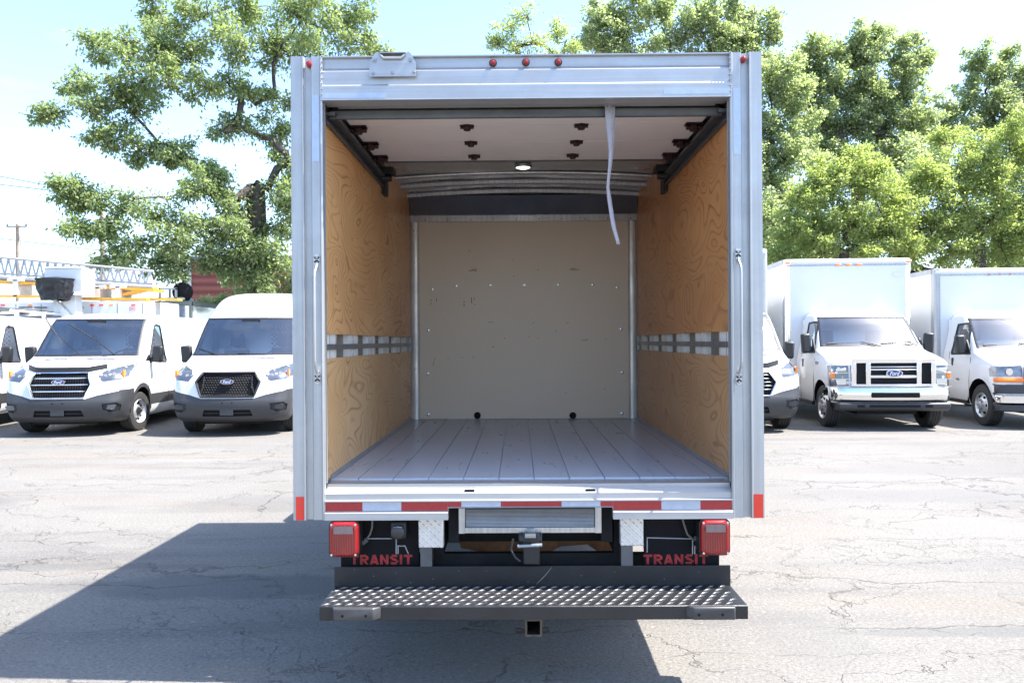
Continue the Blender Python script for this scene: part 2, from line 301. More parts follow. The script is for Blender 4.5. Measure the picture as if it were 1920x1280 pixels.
    for y0_, am_, wd_, g0 in ((4.35, .9, .010, .42), (5.25, 1.3, .014, .40), (6.3, 1.2, .012, .46), (8.9, 1.6, .018, .44), (10.9, 1.2, .02, .42), (3.95, .7, .007, .5)):
        yy_ = op('ADD', op('SUBTRACT', sp.outputs[1], y0_), op('MULTIPLY', op('SUBTRACT', wob.outputs['Fac'], .5), am_))
        ln = mr(op('ABSOLUTE', yy_, 0), 0, wd_, 1, 0)
        cracks = op('MAXIMUM', cracks, mul(ln, mr(noise_(.8+y0_*.07, 3, .5).outputs['Fac'], g0, g0+.1)))
    rag = mr(noise_(9, 4, .7).outputs['Fac'], .3, .6, .35, 1)
    cracks = mul(cracks, rag)
    col = mix(mul(cracks, .75), col, (.04, .036, .032))
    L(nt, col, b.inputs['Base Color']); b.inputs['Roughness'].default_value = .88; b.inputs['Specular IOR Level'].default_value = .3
    hb = noise_(55, 4, .75)
    hh = N.new('ShaderNodeMath'); hh.operation = 'SUBTRACT'; L(nt, hb.outputs['Fac'], hh.inputs[0]); L(nt, cracks, hh.inputs[1])
    bp = N.new('ShaderNodeBump'); bp.inputs['Strength'].default_value = .75; bp.inputs['Distance'].default_value = .012; L(nt, hh.outputs[0], bp.inputs['Height']); L(nt, bp.outputs[0], b.inputs['Normal'])
    return m
ASPH = asphalt()

def leaf_mat(name, c1, c2, trans=.35):
    m = bpy.data.materials.new(name); m.use_nodes = True; nt = m.node_tree; nt.nodes.clear()
    out = nt.nodes.new('ShaderNodeOutputMaterial'); ms = nt.nodes.new('ShaderNodeMixShader'); ms.inputs[0].default_value = trans
    p = nt.nodes.new('ShaderNodeBsdfPrincipled'); p.inputs['Roughness'].default_value = .42; p.inputs['Specular IOR Level'].default_value = .45
    t = nt.nodes.new('ShaderNodeBsdfTranslucent'); g = nt.nodes.new('ShaderNodeNewGeometry')
    rp = nt.nodes.new('ShaderNodeMix'); rp.data_type = 'RGBA'; rp.inputs['A'].default_value = (*c1, 1); rp.inputs['B'].default_value = (*c2, 1)
    L(nt, g.outputs['Random Per Island'], rp.inputs['Factor'])
    L(nt, rp.outputs['Result'], p.inputs['Base Color'])
    h = nt.nodes.new('ShaderNodeMix'); h.data_type = 'RGBA'; h.blend_type = 'MULTIPLY'; h.inputs['Factor'].default_value = 1; h.inputs['B'].default_value = (1.5, 1.6, .85, 1)
    L(nt, rp.outputs['Result'], h.inputs['A']); L(nt, h.outputs['Result'], t.inputs[0])
    L(nt, p.outputs[0], ms.inputs[1]); L(nt, t.outputs[0], ms.inputs[2]); L(nt, ms.outputs[0], out.inputs[0])
    return m
LEAF_MAPLE = leaf_mat('leaves_deep_green', (.14, .19, .095), (.30, .345, .20), .52)
LEAF_POP = leaf_mat('leaves_grey_green', (.22, .26, .16), (.37, .41, .28), .55)
LEAF_LOC = leaf_mat('leaves_lime_green', (.22, .27, .10), (.37, .41, .20), .55)
LEAF_DARK = leaf_mat('leaves_dark_green', (.07, .11, .04), (.15, .20, .075))
BARK = mat('bark', (.075, .06, .05), .95, var=.4, vscale=9, bump=.6, bscale=25)
WOODP = mat('pole_wood', (.34, .28, .22), .9, var=.3, vscale=6)

# ------------------------------------------------------------------ mesh builder
class MB:
    def __init__(s): s.v = []; s.f = []; s.m = []; s.cm = 0
    def add(s, vs, fs):
        n = len(s.v); s.v += [tuple(x) for x in vs]; s.f += [tuple(i+n for i in f) for f in fs]; s.m += [s.cm]*len(fs); return s
    def box(s, x0, x1, y0, y1, z0, z1):
        if x1 < x0: x0, x1 = x1, x0
        if y1 < y0: y0, y1 = y1, y0
        if z1 < z0: z0, z1 = z1, z0
        return s.add([(x0,y0,z0),(x1,y0,z0),(x1,y1,z0),(x0,y1,z0),(x0,y0,z1),(x1,y0,z1),(x1,y1,z1),(x0,y1,z1)],
                     [(0,3,2,1),(4,5,6,7),(0,1,5,4),(1,2,6,5),(2,3,7,6),(3,0,4,7)])
    def obox(s, c, size, rot=(0,0,0)):
        from mathutils import Euler
        M = Euler(rot).to_matrix(); c = Vector(c); h = Vector(size)/2
        vs = [c + M @ Vector((sx*h.x, sy*h.y, sz*h.z)) for sz in (-1,1) for sx, sy in ((-1,-1),(1,-1),(1,1),(-1,1))]
        return s.add(vs, [(0,3,2,1),(4,5,6,7),(0,1,5,4),(1,2,6,5),(2,3,7,6),(3,0,4,7)])
    def prism(s, poly, axis, a0, a1):
        """poly: 2D points in the two other axes (in xyz order), extruded along axis"""
        n = len(poly); vs = []
        for a in (a0, a1):
            for p in poly:
                if axis == 0: vs.append((a, p[0], p[1]))
                elif axis == 1: vs.append((p[0], a, p[1]))
                else: vs.append((p[0], p[1], a))
        fs = [tuple(range(n))[::-1], tuple(range(n, 2*n))] + [(i, (i+1) % n, n+(i+1) % n, n+i) for i in range(n)]
        return s.add(vs, fs)
    def tube(s, pts, r, n=8, cap=True):
        pts = [Vector(p) for p in pts]; k = len(pts); rs = r if isinstance(r, (list, tuple)) else [r]*k
        up = Vector((0, 0, 1)); vs = []; prev = None
        for i, p in enumerate(pts):
            t = (pts[min(i+1, k-1)]-pts[max(i-1, 0)])
            if t.length < 1e-9: t = Vector((0, 0, 1))
            t.normalize()
            if prev is None:
                a = t.cross(up)
                if a.length < .05: a = t.cross(Vector((1, 0, 0)))
            else: a = prev - t*prev.dot(t)
            if a.length < 1e-6: a = t.orthogonal()
            a.normalize(); prev = a; b_ = t.cross(a)
            for j in range(n):
                q = 2*PI*j/n; vs.append(p + (a*math.cos(q)+b_*math.sin(q))*rs[i])
        fs = [(i*n+j, i*n+(j+1) % n, (i+1)*n+(j+1) % n, (i+1)*n+j) for i in range(k-1) for j in range(n)]
        if cap: fs += [tuple(range(n))[::-1], tuple(range((k-1)*n, k*n))]
        return s.add(vs, fs)
    def lathe(s, prof, c, axis, n=24, closed=False):
        """prof: (radius, along)"""
        c = Vector(c); vs = []
        for r, a in prof:
            for j in range(n):
                q = 2*PI*j/n; u, w_ = r*math.cos(q), r*math.sin(q)
                vs.append(c + (Vector((a, u, w_)) if axis == 0 else Vector((w_, a, u)) if axis == 1 else Vector((u, w_, a))))
        k = len(prof)
        fs = [(i*n+j, i*n+(j+1) % n, (i+1)*n+(j+1) % n, (i+1)*n+j) for i in range(k-1) for j in range(n)]
        if not closed:
            if prof[0][0] > 1e-6: fs.append(tuple(range(n))[::-1])
            if prof[-1][0] > 1e-6: fs.append(tuple(range((k-1)*n, k*n)))
        return s.add(vs, fs)
    def cyl(s, c, r, a0, a1, axis, n=16): return s.lathe([(r, a0), (r, a1)], c, axis, n)
    def grid(s, fn, nu, nv):
        vs = [fn(i/nu, j/nv) for i in range(nu+1) for j in range(nv+1)]
        return s.add(vs, [(i*(nv+1)+j, (i+1)*(nv+1)+j, (i+1)*(nv+1)+j+1, i*(nv+1)+j+1) for i in range(nu) for j in range(nv)])

class Ctx: pass
CX = Ctx(); CX.parent = None; CX.T = None
def obj(name, mb, m, parent='ctx', smooth=None, bevel=0, solid=0, normals=True):
    """one mesh object; verts in the local frame of the thing being built (CX.T moves them first)"""
    me = bpy.data.meshes.new(name)
    if isinstance(mb, bmesh.types.BMesh):
        mb.to_mesh(me); mb.free()
    else:
        me.from_pydata(mb.v, [], mb.f)
        if any(mb.m):
            me.polygons.foreach_set('material_index', mb.m)
    T = CX.T
    if parent == 'ctx': parent = CX.parent
    if T is not None: me.transform(T)
    if normals:
        b = bmesh.new(); b.from_mesh(me); bmesh.ops.recalc_face_normals(b, faces=b.faces); b.to_mesh(me); b.free()
    for mm in (m if isinstance(m, (list, tuple)) else [m]): me.materials.append(mm)
    if smooth is not None:
        me.polygons.foreach_set('use_smooth', [True]*len(me.polygons))
        me.set_sharp_from_angle(angle=R(smooth))
    me.update()
    o = bpy.data.objects.new(name, me); COL.objects.link(o)
    if parent is not None: o.parent = parent
    if bevel:
        bv = o.modifiers.new('bevel', 'BEVEL'); bv.width = bevel; bv.segments = 2; bv.limit_method = 'ANGLE'; bv.angle_limit = R(40); bv.harden_normals = False
        me.polygons.foreach_set('use_smooth', [True]*len(me.polygons)); me.set_sharp_from_angle(angle=R(50))
    if solid:
        sm = o.modifiers.new('thick', 'SOLIDIFY'); sm.thickness = solid; sm.offset = -1
    return o
def tag(o, label=None, cat=None, group=None, kind=None):
    if label: o['label'] = label
    if cat: o['category'] = cat
    if group: o['group'] = group
    if kind: o['kind'] = kind
    return o
def thing(name, label, cat, loc=(0,0,0), rz=0, group=None):
    o = bpy.data.objects.new(name, None); COL.objects.link(o); o.location = loc; o.rotation_euler = (0, 0, rz); o.empty_display_size = .3
    tag(o, label, cat, group); CX.parent = o; CX.T = None; return o
def text_mesh(txt, size, bold=0., extrude=.0, shear=0, spacing=1.0):
    cu = bpy.data.curves.new('t', 'FONT'); cu.body = txt; cu.size = size; cu.offset = bold; cu.extrude = extrude; cu.align_x = 'CENTER'; cu.align_y = 'CENTER'; cu.shear = shear; cu.space_character = spacing
    ob = bpy.data.objects.new('t', cu); COL.objects.link(ob)
    dg = bpy.context.evaluated_depsgraph_get(); me = bpy.data.meshes.new_from_object(ob.evaluated_get(dg))
    bpy.data.objects.remove(ob); bpy.data.curves.remove(cu)
    vs = [v.co.copy() for v in me.vertices]; fs = [tuple(p.vertices) for p in me.polygons]; bpy.data.meshes.remove(me)
    return vs, fs
def add_text(mb, txt, c, w_, h_, bold=0, shear=0, n=(0, -1, 0), depth=.0, spacing=1.0):
    """flat lettering fitted to w_ x h_ facing -Y (or mirrored facing +Y)"""
    vs, fs = text_mesh(txt, 1, bold, 0, shear, spacing)
    x0 = min(v.x for v in vs); x1 = max(v.x for v in vs); y0 = min(v.y for v in vs); y1 = max(v.y for v in vs)
    out = [Vector((c[0]+((v.x-x0)/(x1-x0)-.5)*w_, c[1], c[2]+((v.y-y0)/(y1-y0)-.5)*h_)) for v in vs]
    mb.add(out, fs)

# ------------------------------------------------------------------ ground
g = MB()
def gz(x, y): return 0.0
g.add([(-400,-60,0),(400,-60,0),(400,900,0),(-400,900,0)], [(0,1,2,3)])
CX.parent = None
tag(obj('ground', g, ASPH, None), kind='structure')

# ================================================================== van bodies
def pchip(xs, ys, x):
    n = len(xs)
    if x <= xs[0]: return ys[0]
    if x >= xs[-1]: return ys[-1]
    h = [xs[i+1]-xs[i] for i in range(n-1)]; d = [(ys[i+1]-ys[i])/h[i] for i in range(n-1)]
    def sl(i):
        if i == 0: return d[0]
        if i == n-1: return d[-1]
        if d[i-1]*d[i] <= 0: return 0
        w1 = 2*h[i]+h[i-1]; w2 = h[i]+2*h[i-1]
        return (w1+w2)/(w1/d[i-1]+w2/d[i])
    for i in range(n-1):
        if x <= xs[i+1]:
            t = (x-xs[i])/h[i]; m0, m1 = sl(i), sl(i+1)
            return ((1+2*t)*(1-t)**2)*ys[i] + t*(1-t)**2*h[i]*m0 + t*t*(3-2*t)*ys[i+1] + t*t*(t-1)*h[i]*m1

class Body:
    """water-line lofted body; keys rows: z, front y, half width, front curve, corner rx, corner ry, rear y"""
    def __init__(s, keys):
        s.k = keys; s.z = [k[0] for k in keys]
        s.zmin, s.zmax = s.z[0], s.z[-1]
    def p(s, z): return [pchip(s.z, [k[i] for k in s.k], z) for i in range(1, 7)]
    def y(s, x, z):
        yf, w_, c, rx, ry, yr = s.p(z); x = abs(x)
        if x <= w_-rx: return yf+c*(x/w_)**2
        yF = yf+c*((w_-rx)/w_)**2; q = min(1, (x-(w_-rx))/rx)
        return yF+ry*(1-math.sqrt(max(0, 1-q*q)))
    def zat(s, x, y, lo, hi):
        for i in range(40):
            m_ = (lo+hi)/2
            if s.y(x, m_) < y: lo = m_
            else: hi = m_
        return (lo+hi)/2
    def outline(s, z, nf=9, nc=7, nside=26):
        yf, w_, c, rx, ry, yr = s.p(z); pts = []
        for i in range(nf+1):
            x = i/nf*(w_-rx); pts.append((x, yf+c*(x/w_)**2))
        yF = pts[-1][1]
        for i in range(1, nc+1):
            a = i/nc*PI/2; pts.append((w_-rx+rx*math.sin(a), yF+ry*(1-math.cos(a))))
        y0 = yF+ry; r2 = .10; y1 = yr-r2
        for i in range(1, nside+1):
            pts.append((w_, y0+(y1-y0)*i/nside))
        for i in range(1, 4):
            a = i/3*PI/2; pts.append((w_-r2+r2*math.cos(a), y1+r2*math.sin(a)))
        for i in range(1, 5): pts.append(((w_-r2)*(1-i/4), yr))
        return pts
    def bm(s, rows):
        bm = bmesh.new(); rings = []
        for z in rows:
            o = s.outline(z); full = [(x, y) for x, y in o] + [(-x, y) for x, y in o[-2:0:-1]]
            rings.append([bm.verts.new((x, y, z)) for x, y in full])
        n = len(rings[0])
        for a, b_ in zip(rings, rings[1:]):
            for j in range(n): bm.faces.new((a[j], a[(j+1) % n], b_[(j+1) % n], b_[j]))
        bm.faces.new(rings[-1]); bm.faces.new(rings[0][::-1])
        bm.normal_update(); return bm
def cut_poly(bm, poly, view, filt):
    """cut faces seen along the view axis ('front': x,z / 'side': y,z) by a convex polygon, return the inside faces"""
    a0 = min(p[0] for p in poly); a1 = max(p[0] for p in poly); b0 = min(p[1] for p in poly); b1 = max(p[1] for p in poly)
    ia = 0 if view == 'front' else 1
    A = sum(poly[i][0]*poly[(i+1) % len(poly)][1]-poly[(i+1) % len(poly)][0]*poly[i][1] for i in range(len(poly)))
    if A < 0: poly = poly[::-1]
    for i in range(len(poly)):
        p, q = poly[i], poly[(i+1) % len(poly)]
        e = (q[0]-p[0], q[1]-p[1]); nrm = (-e[1], e[0])
        fs = []
        for f in bm.faces:
            c = f.calc_center_median()
            if not filt(c, f.normal): continue
            va = [v.co[ia] for v in f.verts]; vb = [v.co[2] for v in f.verts]
            if max(va) < a0 or min(va) > a1 or max(vb) < b0 or min(vb) > b1: continue
            fs.append(f)
        if not fs: continue
        geom = set(fs)
        for f in fs: geom.update(f.edges); geom.update(f.verts)
        if view == 'front': co = (p[0], 0, p[1]); no = (nrm[0], 0, nrm[1])
        else: co = (0, p[0], p[1]); no = (0, nrm[0], nrm[1])
        bmesh.ops.bisect_plane(bm, geom=list(geom), dist=1e-5, plane_co=co, plane_no=no)
    bm.normal_update()
    res = []
    for f in bm.faces:
        c = f.calc_center_median()
        if not filt(c, f.normal): continue
        ok = True
        for i in range(len(poly)):
            p, q = poly[i], poly[(i+1) % len(poly)]
            if (q[0]-p[0])*(c[2]-p[1])-(q[1]-p[1])*(c[ia]-p[0]) < -1e-6: ok = False; break
        if ok: res.append(f)
    return res
def extract(bm, faces, off=(0, 0, 0), walls=True):
    """move faces to a new MB (offset), leave walls round the hole in bm"""
    off = Vector(off); mb = MB(); fs = set(faces); idx = {}
    for f in faces:
        t = []
        for v in f.verts:
            if v not in idx: idx[v] = len(mb.v); mb.v.append(tuple(v.co+off))
            t.append(idx[v])
        mb.f.append(tuple(t)); mb.m.append(0)
    if walls and off.length > 1e-6:
        be = [e for f in faces for e in f.edges if sum(1 for x in e.link_faces if x in fs) == 1]
        nv = {}
        for e in set(be):
            a, b_ = e.verts
            for v in (a, b_):
                if v not in nv: nv[v] = bm.verts.new(v.co+off)
            nf = bm.faces.new((a, b_, nv[b_], nv[a]))
            src = [x for x in e.link_faces if x not in fs and x is not nf]
            if src: nf.material_index = src[0].material_index
    bmesh.ops.delete(bm, geom=faces, context='FACES')
    return mb
def circ(c, r, n=20, z0=None):
    p = [(c[0]+r*math.cos(2*PI*i/n), c[1]+r*math.sin(2*PI*i/n)) for i in range(n)]
    if z0 is not None: p = [(a, max(b_, z0)) for a, b_ in p]
    return p
isf = lambda c, n: n.y < -.12
isfu = lambda c, n: n.y < -.02 or n.z > .3
def isside(sg): return lambda c, n: c.x*sg > .55 and abs(n.x) > .30

def wheel(name, x, y, r, wd, sg, style='steel', turn=0, rim_r=.205, hub=None):
    """sg: +1 outer face towards +x"""
    T0 = CX.T; M = Matrix.Translation((x, y, r)) @ Matrix.Rotation(turn, 4, 'Z')
    CX.T = (T0 @ M) if T0 is not None else M
    t = MB(); h = wd/2
    t.lathe([(rim_r, -h*.75), (rim_r+.02, -h*.95), (r*.82, -h), (r*.95, -h*.93), (r*.995, -h*.75), (r, -h*.3), (r, h*.3), (r*.995, h*.75), (r*.95, h*.93), (r*.82, h), (rim_r+.02, h*.95), (rim_r, h*.75)], (0,0,0), 0, 40, closed=True)
    # tread grooves
    tyre = obj('wheel', t, RUBBER, smooth=35)
    par = tyre
    gm = MB()
    for a in (-h*.42, 0, h*.42): gm.lathe([(r*.9, a-.006), (r+.0015, a-.006), (r+.0015, a+.006), (r*.9, a+.006)], (0,0,0), 0, 40, closed=True)
    obj('tread_groove', gm, BLACKM, par)
    rm = MB(); o = sg*h
    if style == 'steel':
        prof = [(rim_r+.012, o*.9), (rim_r+.006, o*.98), (rim_r-.012, o*.82), (rim_r-.03, o*.45), (.13, o*.30), (.105, o*.62), (.07, o*.66), (.0, o*.66)]
    elif style == 'dually':   # deep-positive rear-dually front disc
        prof = [(rim_r+.012, o*.9), (rim_r+.006, o*.98), (rim_r-.012, o*.8), (rim_r-.03, o*.55), (.13, o*.95), (.10, o*1.02), (.075, o*1.02), (.072, o*1.25), (.05, o*1.3), (0, o*1.3)]
    rm.lathe(prof, (0,0,0), 0, 36, closed=True)
    obj('rim', rm, RIM, par, smooth=30)
    n = 10 if style == 'steel' else 6
    for i in range(n):
        a = 2*PI*i/n
        rr = (.150 if style == 'steel' else .155); c = Vector((o*(.46 if style == 'steel' else .80), rr*math.cos(a), rr*math.sin(a)))
        hm = MB(); hm.cyl(c, .017 if style == 'steel' else .026, -.012, .012, 0, 10); obj('rim_hole', hm, BLACKM, par)
    cm = MB()
    if style == 'steel':
        cm.lathe([(.075, o*.66), (.07, o*.78), (.05, o*.82), (0, o*.82)], (0,0,0), 0, 20); obj('hub_cap', cm, PLAST, par, smooth=40)
    else:
        for i in range(8):
            a = 2*PI*i/8; c = Vector((o*1.05, .088*math.cos(a), .088*math.sin(a))); cm = MB(); cm.cyl(c, .011, -.02, .02, 0, 6); obj('lug_nut', cm, hub or STEEL, par)
    CX.T = T0
    return par

def cab_interior(B, yw, zdash, ybulk, wi, mesh_part=True, paper=True, ztop=1.9):
    d = MB(); d.prism([(yw-.28, zdash-.25), (yw-.30, zdash-.03), (yw-.05, zdash), (yw+.22, zdash+.04), (yw+.30, zdash-.05), (yw+.28, zdash-.4)], 0, -wi+.04, wi-.04)
    obj('dashboard', d, DASH, bevel=.02)
    for sx in (-.45, .45):
        s_ = MB(); y0 = yw+.85
        s_.box(sx-.24, sx+.24, y0-.45, y0+.08, .72, .90)
        st = obj('seat', s_, SEAT, bevel=.05)
        b_ = MB(); b_.prism([(y0, .88), (y0+.14, .86), (y0+.27, 1.46), (y0+.15, 1.50)], 0, sx-.24, sx+.24); obj('backrest', b_, SEAT, st, bevel=.05)
        h_ = MB(); h_.prism([(y0+.16, 1.53), (y0+.26, 1.52), (y0+.30, 1.74), (y0+.20, 1.75)], 0, sx-.13, sx+.13); h_.box(sx-.05, sx+.05, y0+.2, y0+.22, 1.45, 1.56); obj('headrest', h_, SEAT, st, bevel=.03)
    sw = MB(); c = Vector((.45, yw+.38, zdash+.06)); tt = R(62)
    ring = [c+Vector((.19*math.cos(a), .19*math.sin(a)*math.cos(tt), .19*math.sin(a)*math.sin(tt))) for a in [2*PI*i/24 for i in range(25)]]
    sw.tube(ring, .014, 6, False)
    for a in (0, PI, -PI/2): sw.tube([c, c+Vector((.19*math.cos(a), .19*math.sin(a)*math.cos(tt), .19*math.sin(a)*math.sin(tt)))], .012, 5)
    sw.cyl(c, .05, -.02, .02, 1, 10); obj('steering_wheel', sw, PLAST, smooth=60)
    bk = MB(); bk.box(-wi+.03, wi-.03, ybulk, ybulk+.03, .5, ztop-.03); bo = obj('partition', bk, INT)
    if mesh_part:
        m_ = MB()
        for i in range(13):
            for j in range(15):
                if (i+j) % 2: continue
                x = .14+i*.044; z = 1.30+j*.044
                m_.cyl((x, ybulk-.004, z), .019, -.003, .003, 1, 6)
        obj('perforated_screen', m_, BLACKM, bo)
    if paper:
        p_ = MB(); z = zdash+.03
        p_.obox((.55, yw+.02, z+.05), (.36, .004, .11), (R(-50), 0, 0)); obj('paper_notice', p_, PAPER)
    f_ = MB(); f_.box(-wi+.05, wi-.05, .9, ybulk, .45, .5); obj('cab_floor', f_, DASH)

def mirror(sg, x, y, z, w_=.17, h_=.30, side='mirror'):
    m_ = MB(); m_.obox((sg*(x+w_/2), y, z), (w_, .12, h_), (0, R(4*sg), R(-8*sg))); o = obj('wing_mirror', m_, PLAST, bevel=.035)
    a = MB(); a.prism([(x-.12, z-.20), (x+.06, z-.12), (x+.06, z-.04), (x-.12, z-.08)] if sg > 0 else [(-x+.12, z-.20), (-x-.06, z-.12), (-x-.06, z-.04), (-x+.12, z-.08)], 1, y-.03, y+.05)
    obj('mirror_arm', a, PLAST, o, bevel=.01)
    gl = MB(); gl.obox((sg*(x+w_/2), y+.064, z), (w_*.82, .006, h_*.85), (0, R(4*sg), R(-8*sg))); obj('mirror_glass', gl, CHROME, o)

def emblem(B, z, w_=.20, h_=.085, dy=-.02, yy=None):
    y = (B.y(0, z) if yy is None else yy)+dy
    o = MB()
    def ell(k, y0, y1):
        n = 32; vs = []
        for yv, kk in ((y1, 1.0), (y0, .94)):
            vs += [(w_/2*k*kk*math.cos(2*PI*i/n), yv, z+h_/2*k*kk*math.sin(2*PI*i/n)) for i in range(n)]
        return vs, [tuple(range(n, 2*n))]+[(i, (i+1) % n, n+(i+1) % n, n+i) for i in range(n)]
    vs, fs = ell(1, y-.012, y+.02); o.add(vs, fs); base = obj('badge', o, CHROME)
    o = MB(); vs, fs = ell(.86, y-.015, y-.011); o.add(vs, fs); obj('badge_face', o, mat('badge_blue', (.012, .035, .16), .2, coat=.6), base)
    o = MB(); add_text(o, 'Ford', (0, y-.0185, z), w_*.56, h_*.56, .012, .35); obj('badge_lettering', o, mat('badge_white', (.8, .8, .8), .3), base)

def ribbon(B, pts, dy, wd, th, m, name, par='ctx', closed=True, dxz=None):
    """trim following the front surface along x,z points"""
    q = []
    n = len(pts); seq = list(range(n))+([0] if closed else [])
    for a, b_ in zip(seq, seq[1:]):
        for t in range(5):
            x = pts[a][0]+(pts[b_][0]-pts[a][0])*t/5; z = pts[a][1]+(pts[b_][1]-pts[a][1])*t/5; q.append((x, B.y(x, z)+dy, z))
    if closed: q.append(q[0])
    else: q.append((pts[-1][0], B.y(*pts[-1])+dy, pts[-1][1]))
    mb = MB(); mb.tube(q, th, 6, not closed); return obj(name, mb, m, par, smooth=50)

def mirx(p): return [(-a, b_) for a, b_ in p]

def euro_van(roof='low', grille='bars', deflector=False, cutaway=False, raised_wipers=False, amber=True, turn=0, rear=True, rack=False, simple=False, vents=True):
    hi = {'low': 0, 'mid': .44}[roof]
    yr = 2.45 if cutaway else 5.85
    K = [(.24, .16, .90, .24, .30, .30, yr), (.30, .07, .95, .22, .30, .32, yr), (.44, .02, .985, .20, .30, .34, yr), (.58, .005, 1.0, .20, .30, .34, yr),
         (.66, .03, 1.01, .20, .30, .34, yr), (.80, .055, 1.02, .20, .28, .36, yr), (.98, .09, 1.025, .22, .28, .40, yr), (1.06, .135, 1.02, .26, .30, .44, yr),
         (1.12, .24, 1.015, .28, .32, .46, yr), (1.20, .48, 1.01, .26, .28, .40, yr), (1.28, .74, 1.0, .20, .20, .30, yr), (1.335, .90, .985, .17, .14, .20, yr),
         (1.62, 1.17, .945, .16, .12, .16, yr), (1.86, 1.37, .91, .16, .12, .16, yr), (2.03, 1.53, .88, .17, .13, .17, yr)]
    if roof == 'low':
        K += [(2.09, 1.66, .845, .18, .16, .22, yr), (2.13, 1.86, .77, .16, .2, .28, yr-.06), (2.155, 2.1, .60, .12, .2, .3, yr-.2), (2.17, 2.4, .40, .08, .2, .3, yr-.4)]
    else:
        K += [(2.13, 1.62, .86, .20, .18, .26, yr), (2.27, 1.74, .83, .24, .24, .34, yr), (2.42, 1.95, .78, .26, .3, .42, yr-.02), (2.51, 2.2, .68, .22, .32, .45, yr-.1), (2.555, 2.5, .52, .15, .3, .4, yr-.25), (2.575, 2.8, .36, .1, .2, .3, yr-.5)]
    B = Body(K)
    rows = sorted(set([.24, .27, .30, .36, .44, .51, .58, .62, .66, .73, .80, .88, .94, .98, 1.02, 1.06, 1.09, 1.12, 1.15, 1.18, 1.20, 1.23, 1.26, 1.28, 1.31, 1.335, 1.345, 1.42, 1.5, 1.62, 1.7, 1.8, 1.86, 1.95, 2.03, 2.06, 2.09]
               + ([2.11, 2.13, 2.144, 2.155, 2.165, 2.17] if roof == 'low' else [2.13, 2.19, 2.23, 2.27, 2.32, 2.37, 2.42, 2.47, 2.51, 2.53, 2.555, 2.575])))
    bm = B.bm(rows)
    ya, yb = 1.03, 4.78
    # wheel arches
    arch = []
    for sg in (1, -1):
        for yw in ([ya] if cutaway else [ya, yb]):
            cut = cut_poly(bm, circ((yw, .37), .425, 24), 'side', isside(sg)); extract(bm, cut, walls=False)
    cut = [f for f in bm.faces if f.normal.z < -.9]; bmesh.ops.delete(bm, geom=cut, context='FACES')
    # windscreen: black border, then glass
    ws = [(-.93, 1.35), (.93, 1.35), (.835, 2.05), (-.835, 2.05)]
    outer = cut_poly(bm, ws, 'front', isf)
    for f in outer: f.material_index = 1
    wi_ = [(-.885, 1.39), (.885, 1.39), (.80, 2.02), (-.80, 2.02)]
    gl = cut_poly(bm, wi_, 'front', isf); glm = extract(bm, gl, (0, .008, 0))
    # side door glass
    sgl = []
    for sg in (1, -1):
        sp = [(1.40, 1.24), (2.22, 1.20), (2.27, 1.26), (2.22, 1.93), (1.98, 1.96), (1.86, 1.91), (1.44, 1.34)]
        c1 = cut_poly(bm, sp, 'side', isside(sg))
        for f in c1: f.material_index = 1
        sp2 = [(1.46, 1.27), (2.20, 1.235), (2.235, 1.27), (2.19, 1.90), (1.98, 1.925), (1.87, 1.88), (1.49, 1.345)]
        c2 = cut_poly(bm, sp2, 'side', isside(sg)); sgl.append(extract(bm, c2, (-.012*sg, 0, 0)))
    # grille
    if grille == 'bars': gp = [(-.44, 1.085), (.44, 1.085), (.515, .88), (.42, .66), (-.42, .66), (-.515, .88)]
    elif grille == 'mesh': gp = [(-.43, 1.075), (.43, 1.075), (.53, .92), (.44, .675), (-.44, .675), (-.53, .92)]
    else: gp = [(-.42, 1.03), (.42, 1.03), (.54, .86), (.42, .64), (-.42, .64), (-.54, .86)]
    cg = cut_poly(bm, gp, 'front', isf); gm = extract(bm, cg, (0, .05, 0))
    # headlamps
    heads = []
    hp = [(.60, 1.02), (.675, .925), (.93, .955), (1.0, 1.01), (.985, 1.225), (.90, 1.20), (.66, 1.115)]
    if grille == 'old': hp = [(.60, 1.06), (.66, .93), (.92, .97), (1.0, 1.02), (.96, 1.20), (.84, 1.16)]
    amb = []
    for sg in (1, -1):
        pp = hp if sg > 0 else mirx(hp)
        c = cut_poly(bm, pp, 'front', lambda c, n: (n.y < -.04 or n.z > .2) and c.y < 1.2)
        hm = extract(bm, c, (0, .006, 0)); heads.append(hm)
    # bumper cladding: everything low at the front corner and along the lower side
    lim = lambda c, n: c.y < .66
    clad = []
    for sg in (1, -1):
        for poly in ([(0, .2), (.44, .2), (.44, .645), (0, .645)], [(.44, .2), (1.06, .2), (1.06, .785), (.92, .765), (.62, .70), (.44, .645)]):
            pp = poly if sg > 0 else mirx(poly)
            for f in cut_poly(bm, pp, 'front', lambda c, n: c.y < 1.0 and n.y < -.03): f.material_index = 2
        for poly in ([(.25, .2), (.66, .2), (.66, .79), (.25, .785)], [(1.35, .44), (yr-.02, .44), (yr-.02, .64), (1.35, .64)]):
            for f in cut_poly(bm, poly, 'side', lambda c, n, sg=sg: c.x*sg > .6 and abs(n.x) > .2 and n.z < .7): f.material_index = 2
        for yw in ([ya] if cutaway else [ya, yb]):
            for f in cut_poly(bm, circ((yw, .37), .50, 24), 'side', isside(sg)): f.material_index = 2
    # lower intake and fog pockets
    li = cut_poly(bm, [(-.42, .345), (.42, .345), (.38, .455), (-.38, .455)], 'front', isf); lim_ = extract(bm, li, (0, .03, 0))
    fogs = []
    for sg in (1, -1):
        fp = [(.70, .45), (.78, .41), (.93, .43), (.955, .53), (.90, .575), (.70, .555)]
        c = cut_poly(bm, fp if sg > 0 else mirx(fp), 'front', isf); fogs.append(extract(bm, c, (0, .03, 0)))
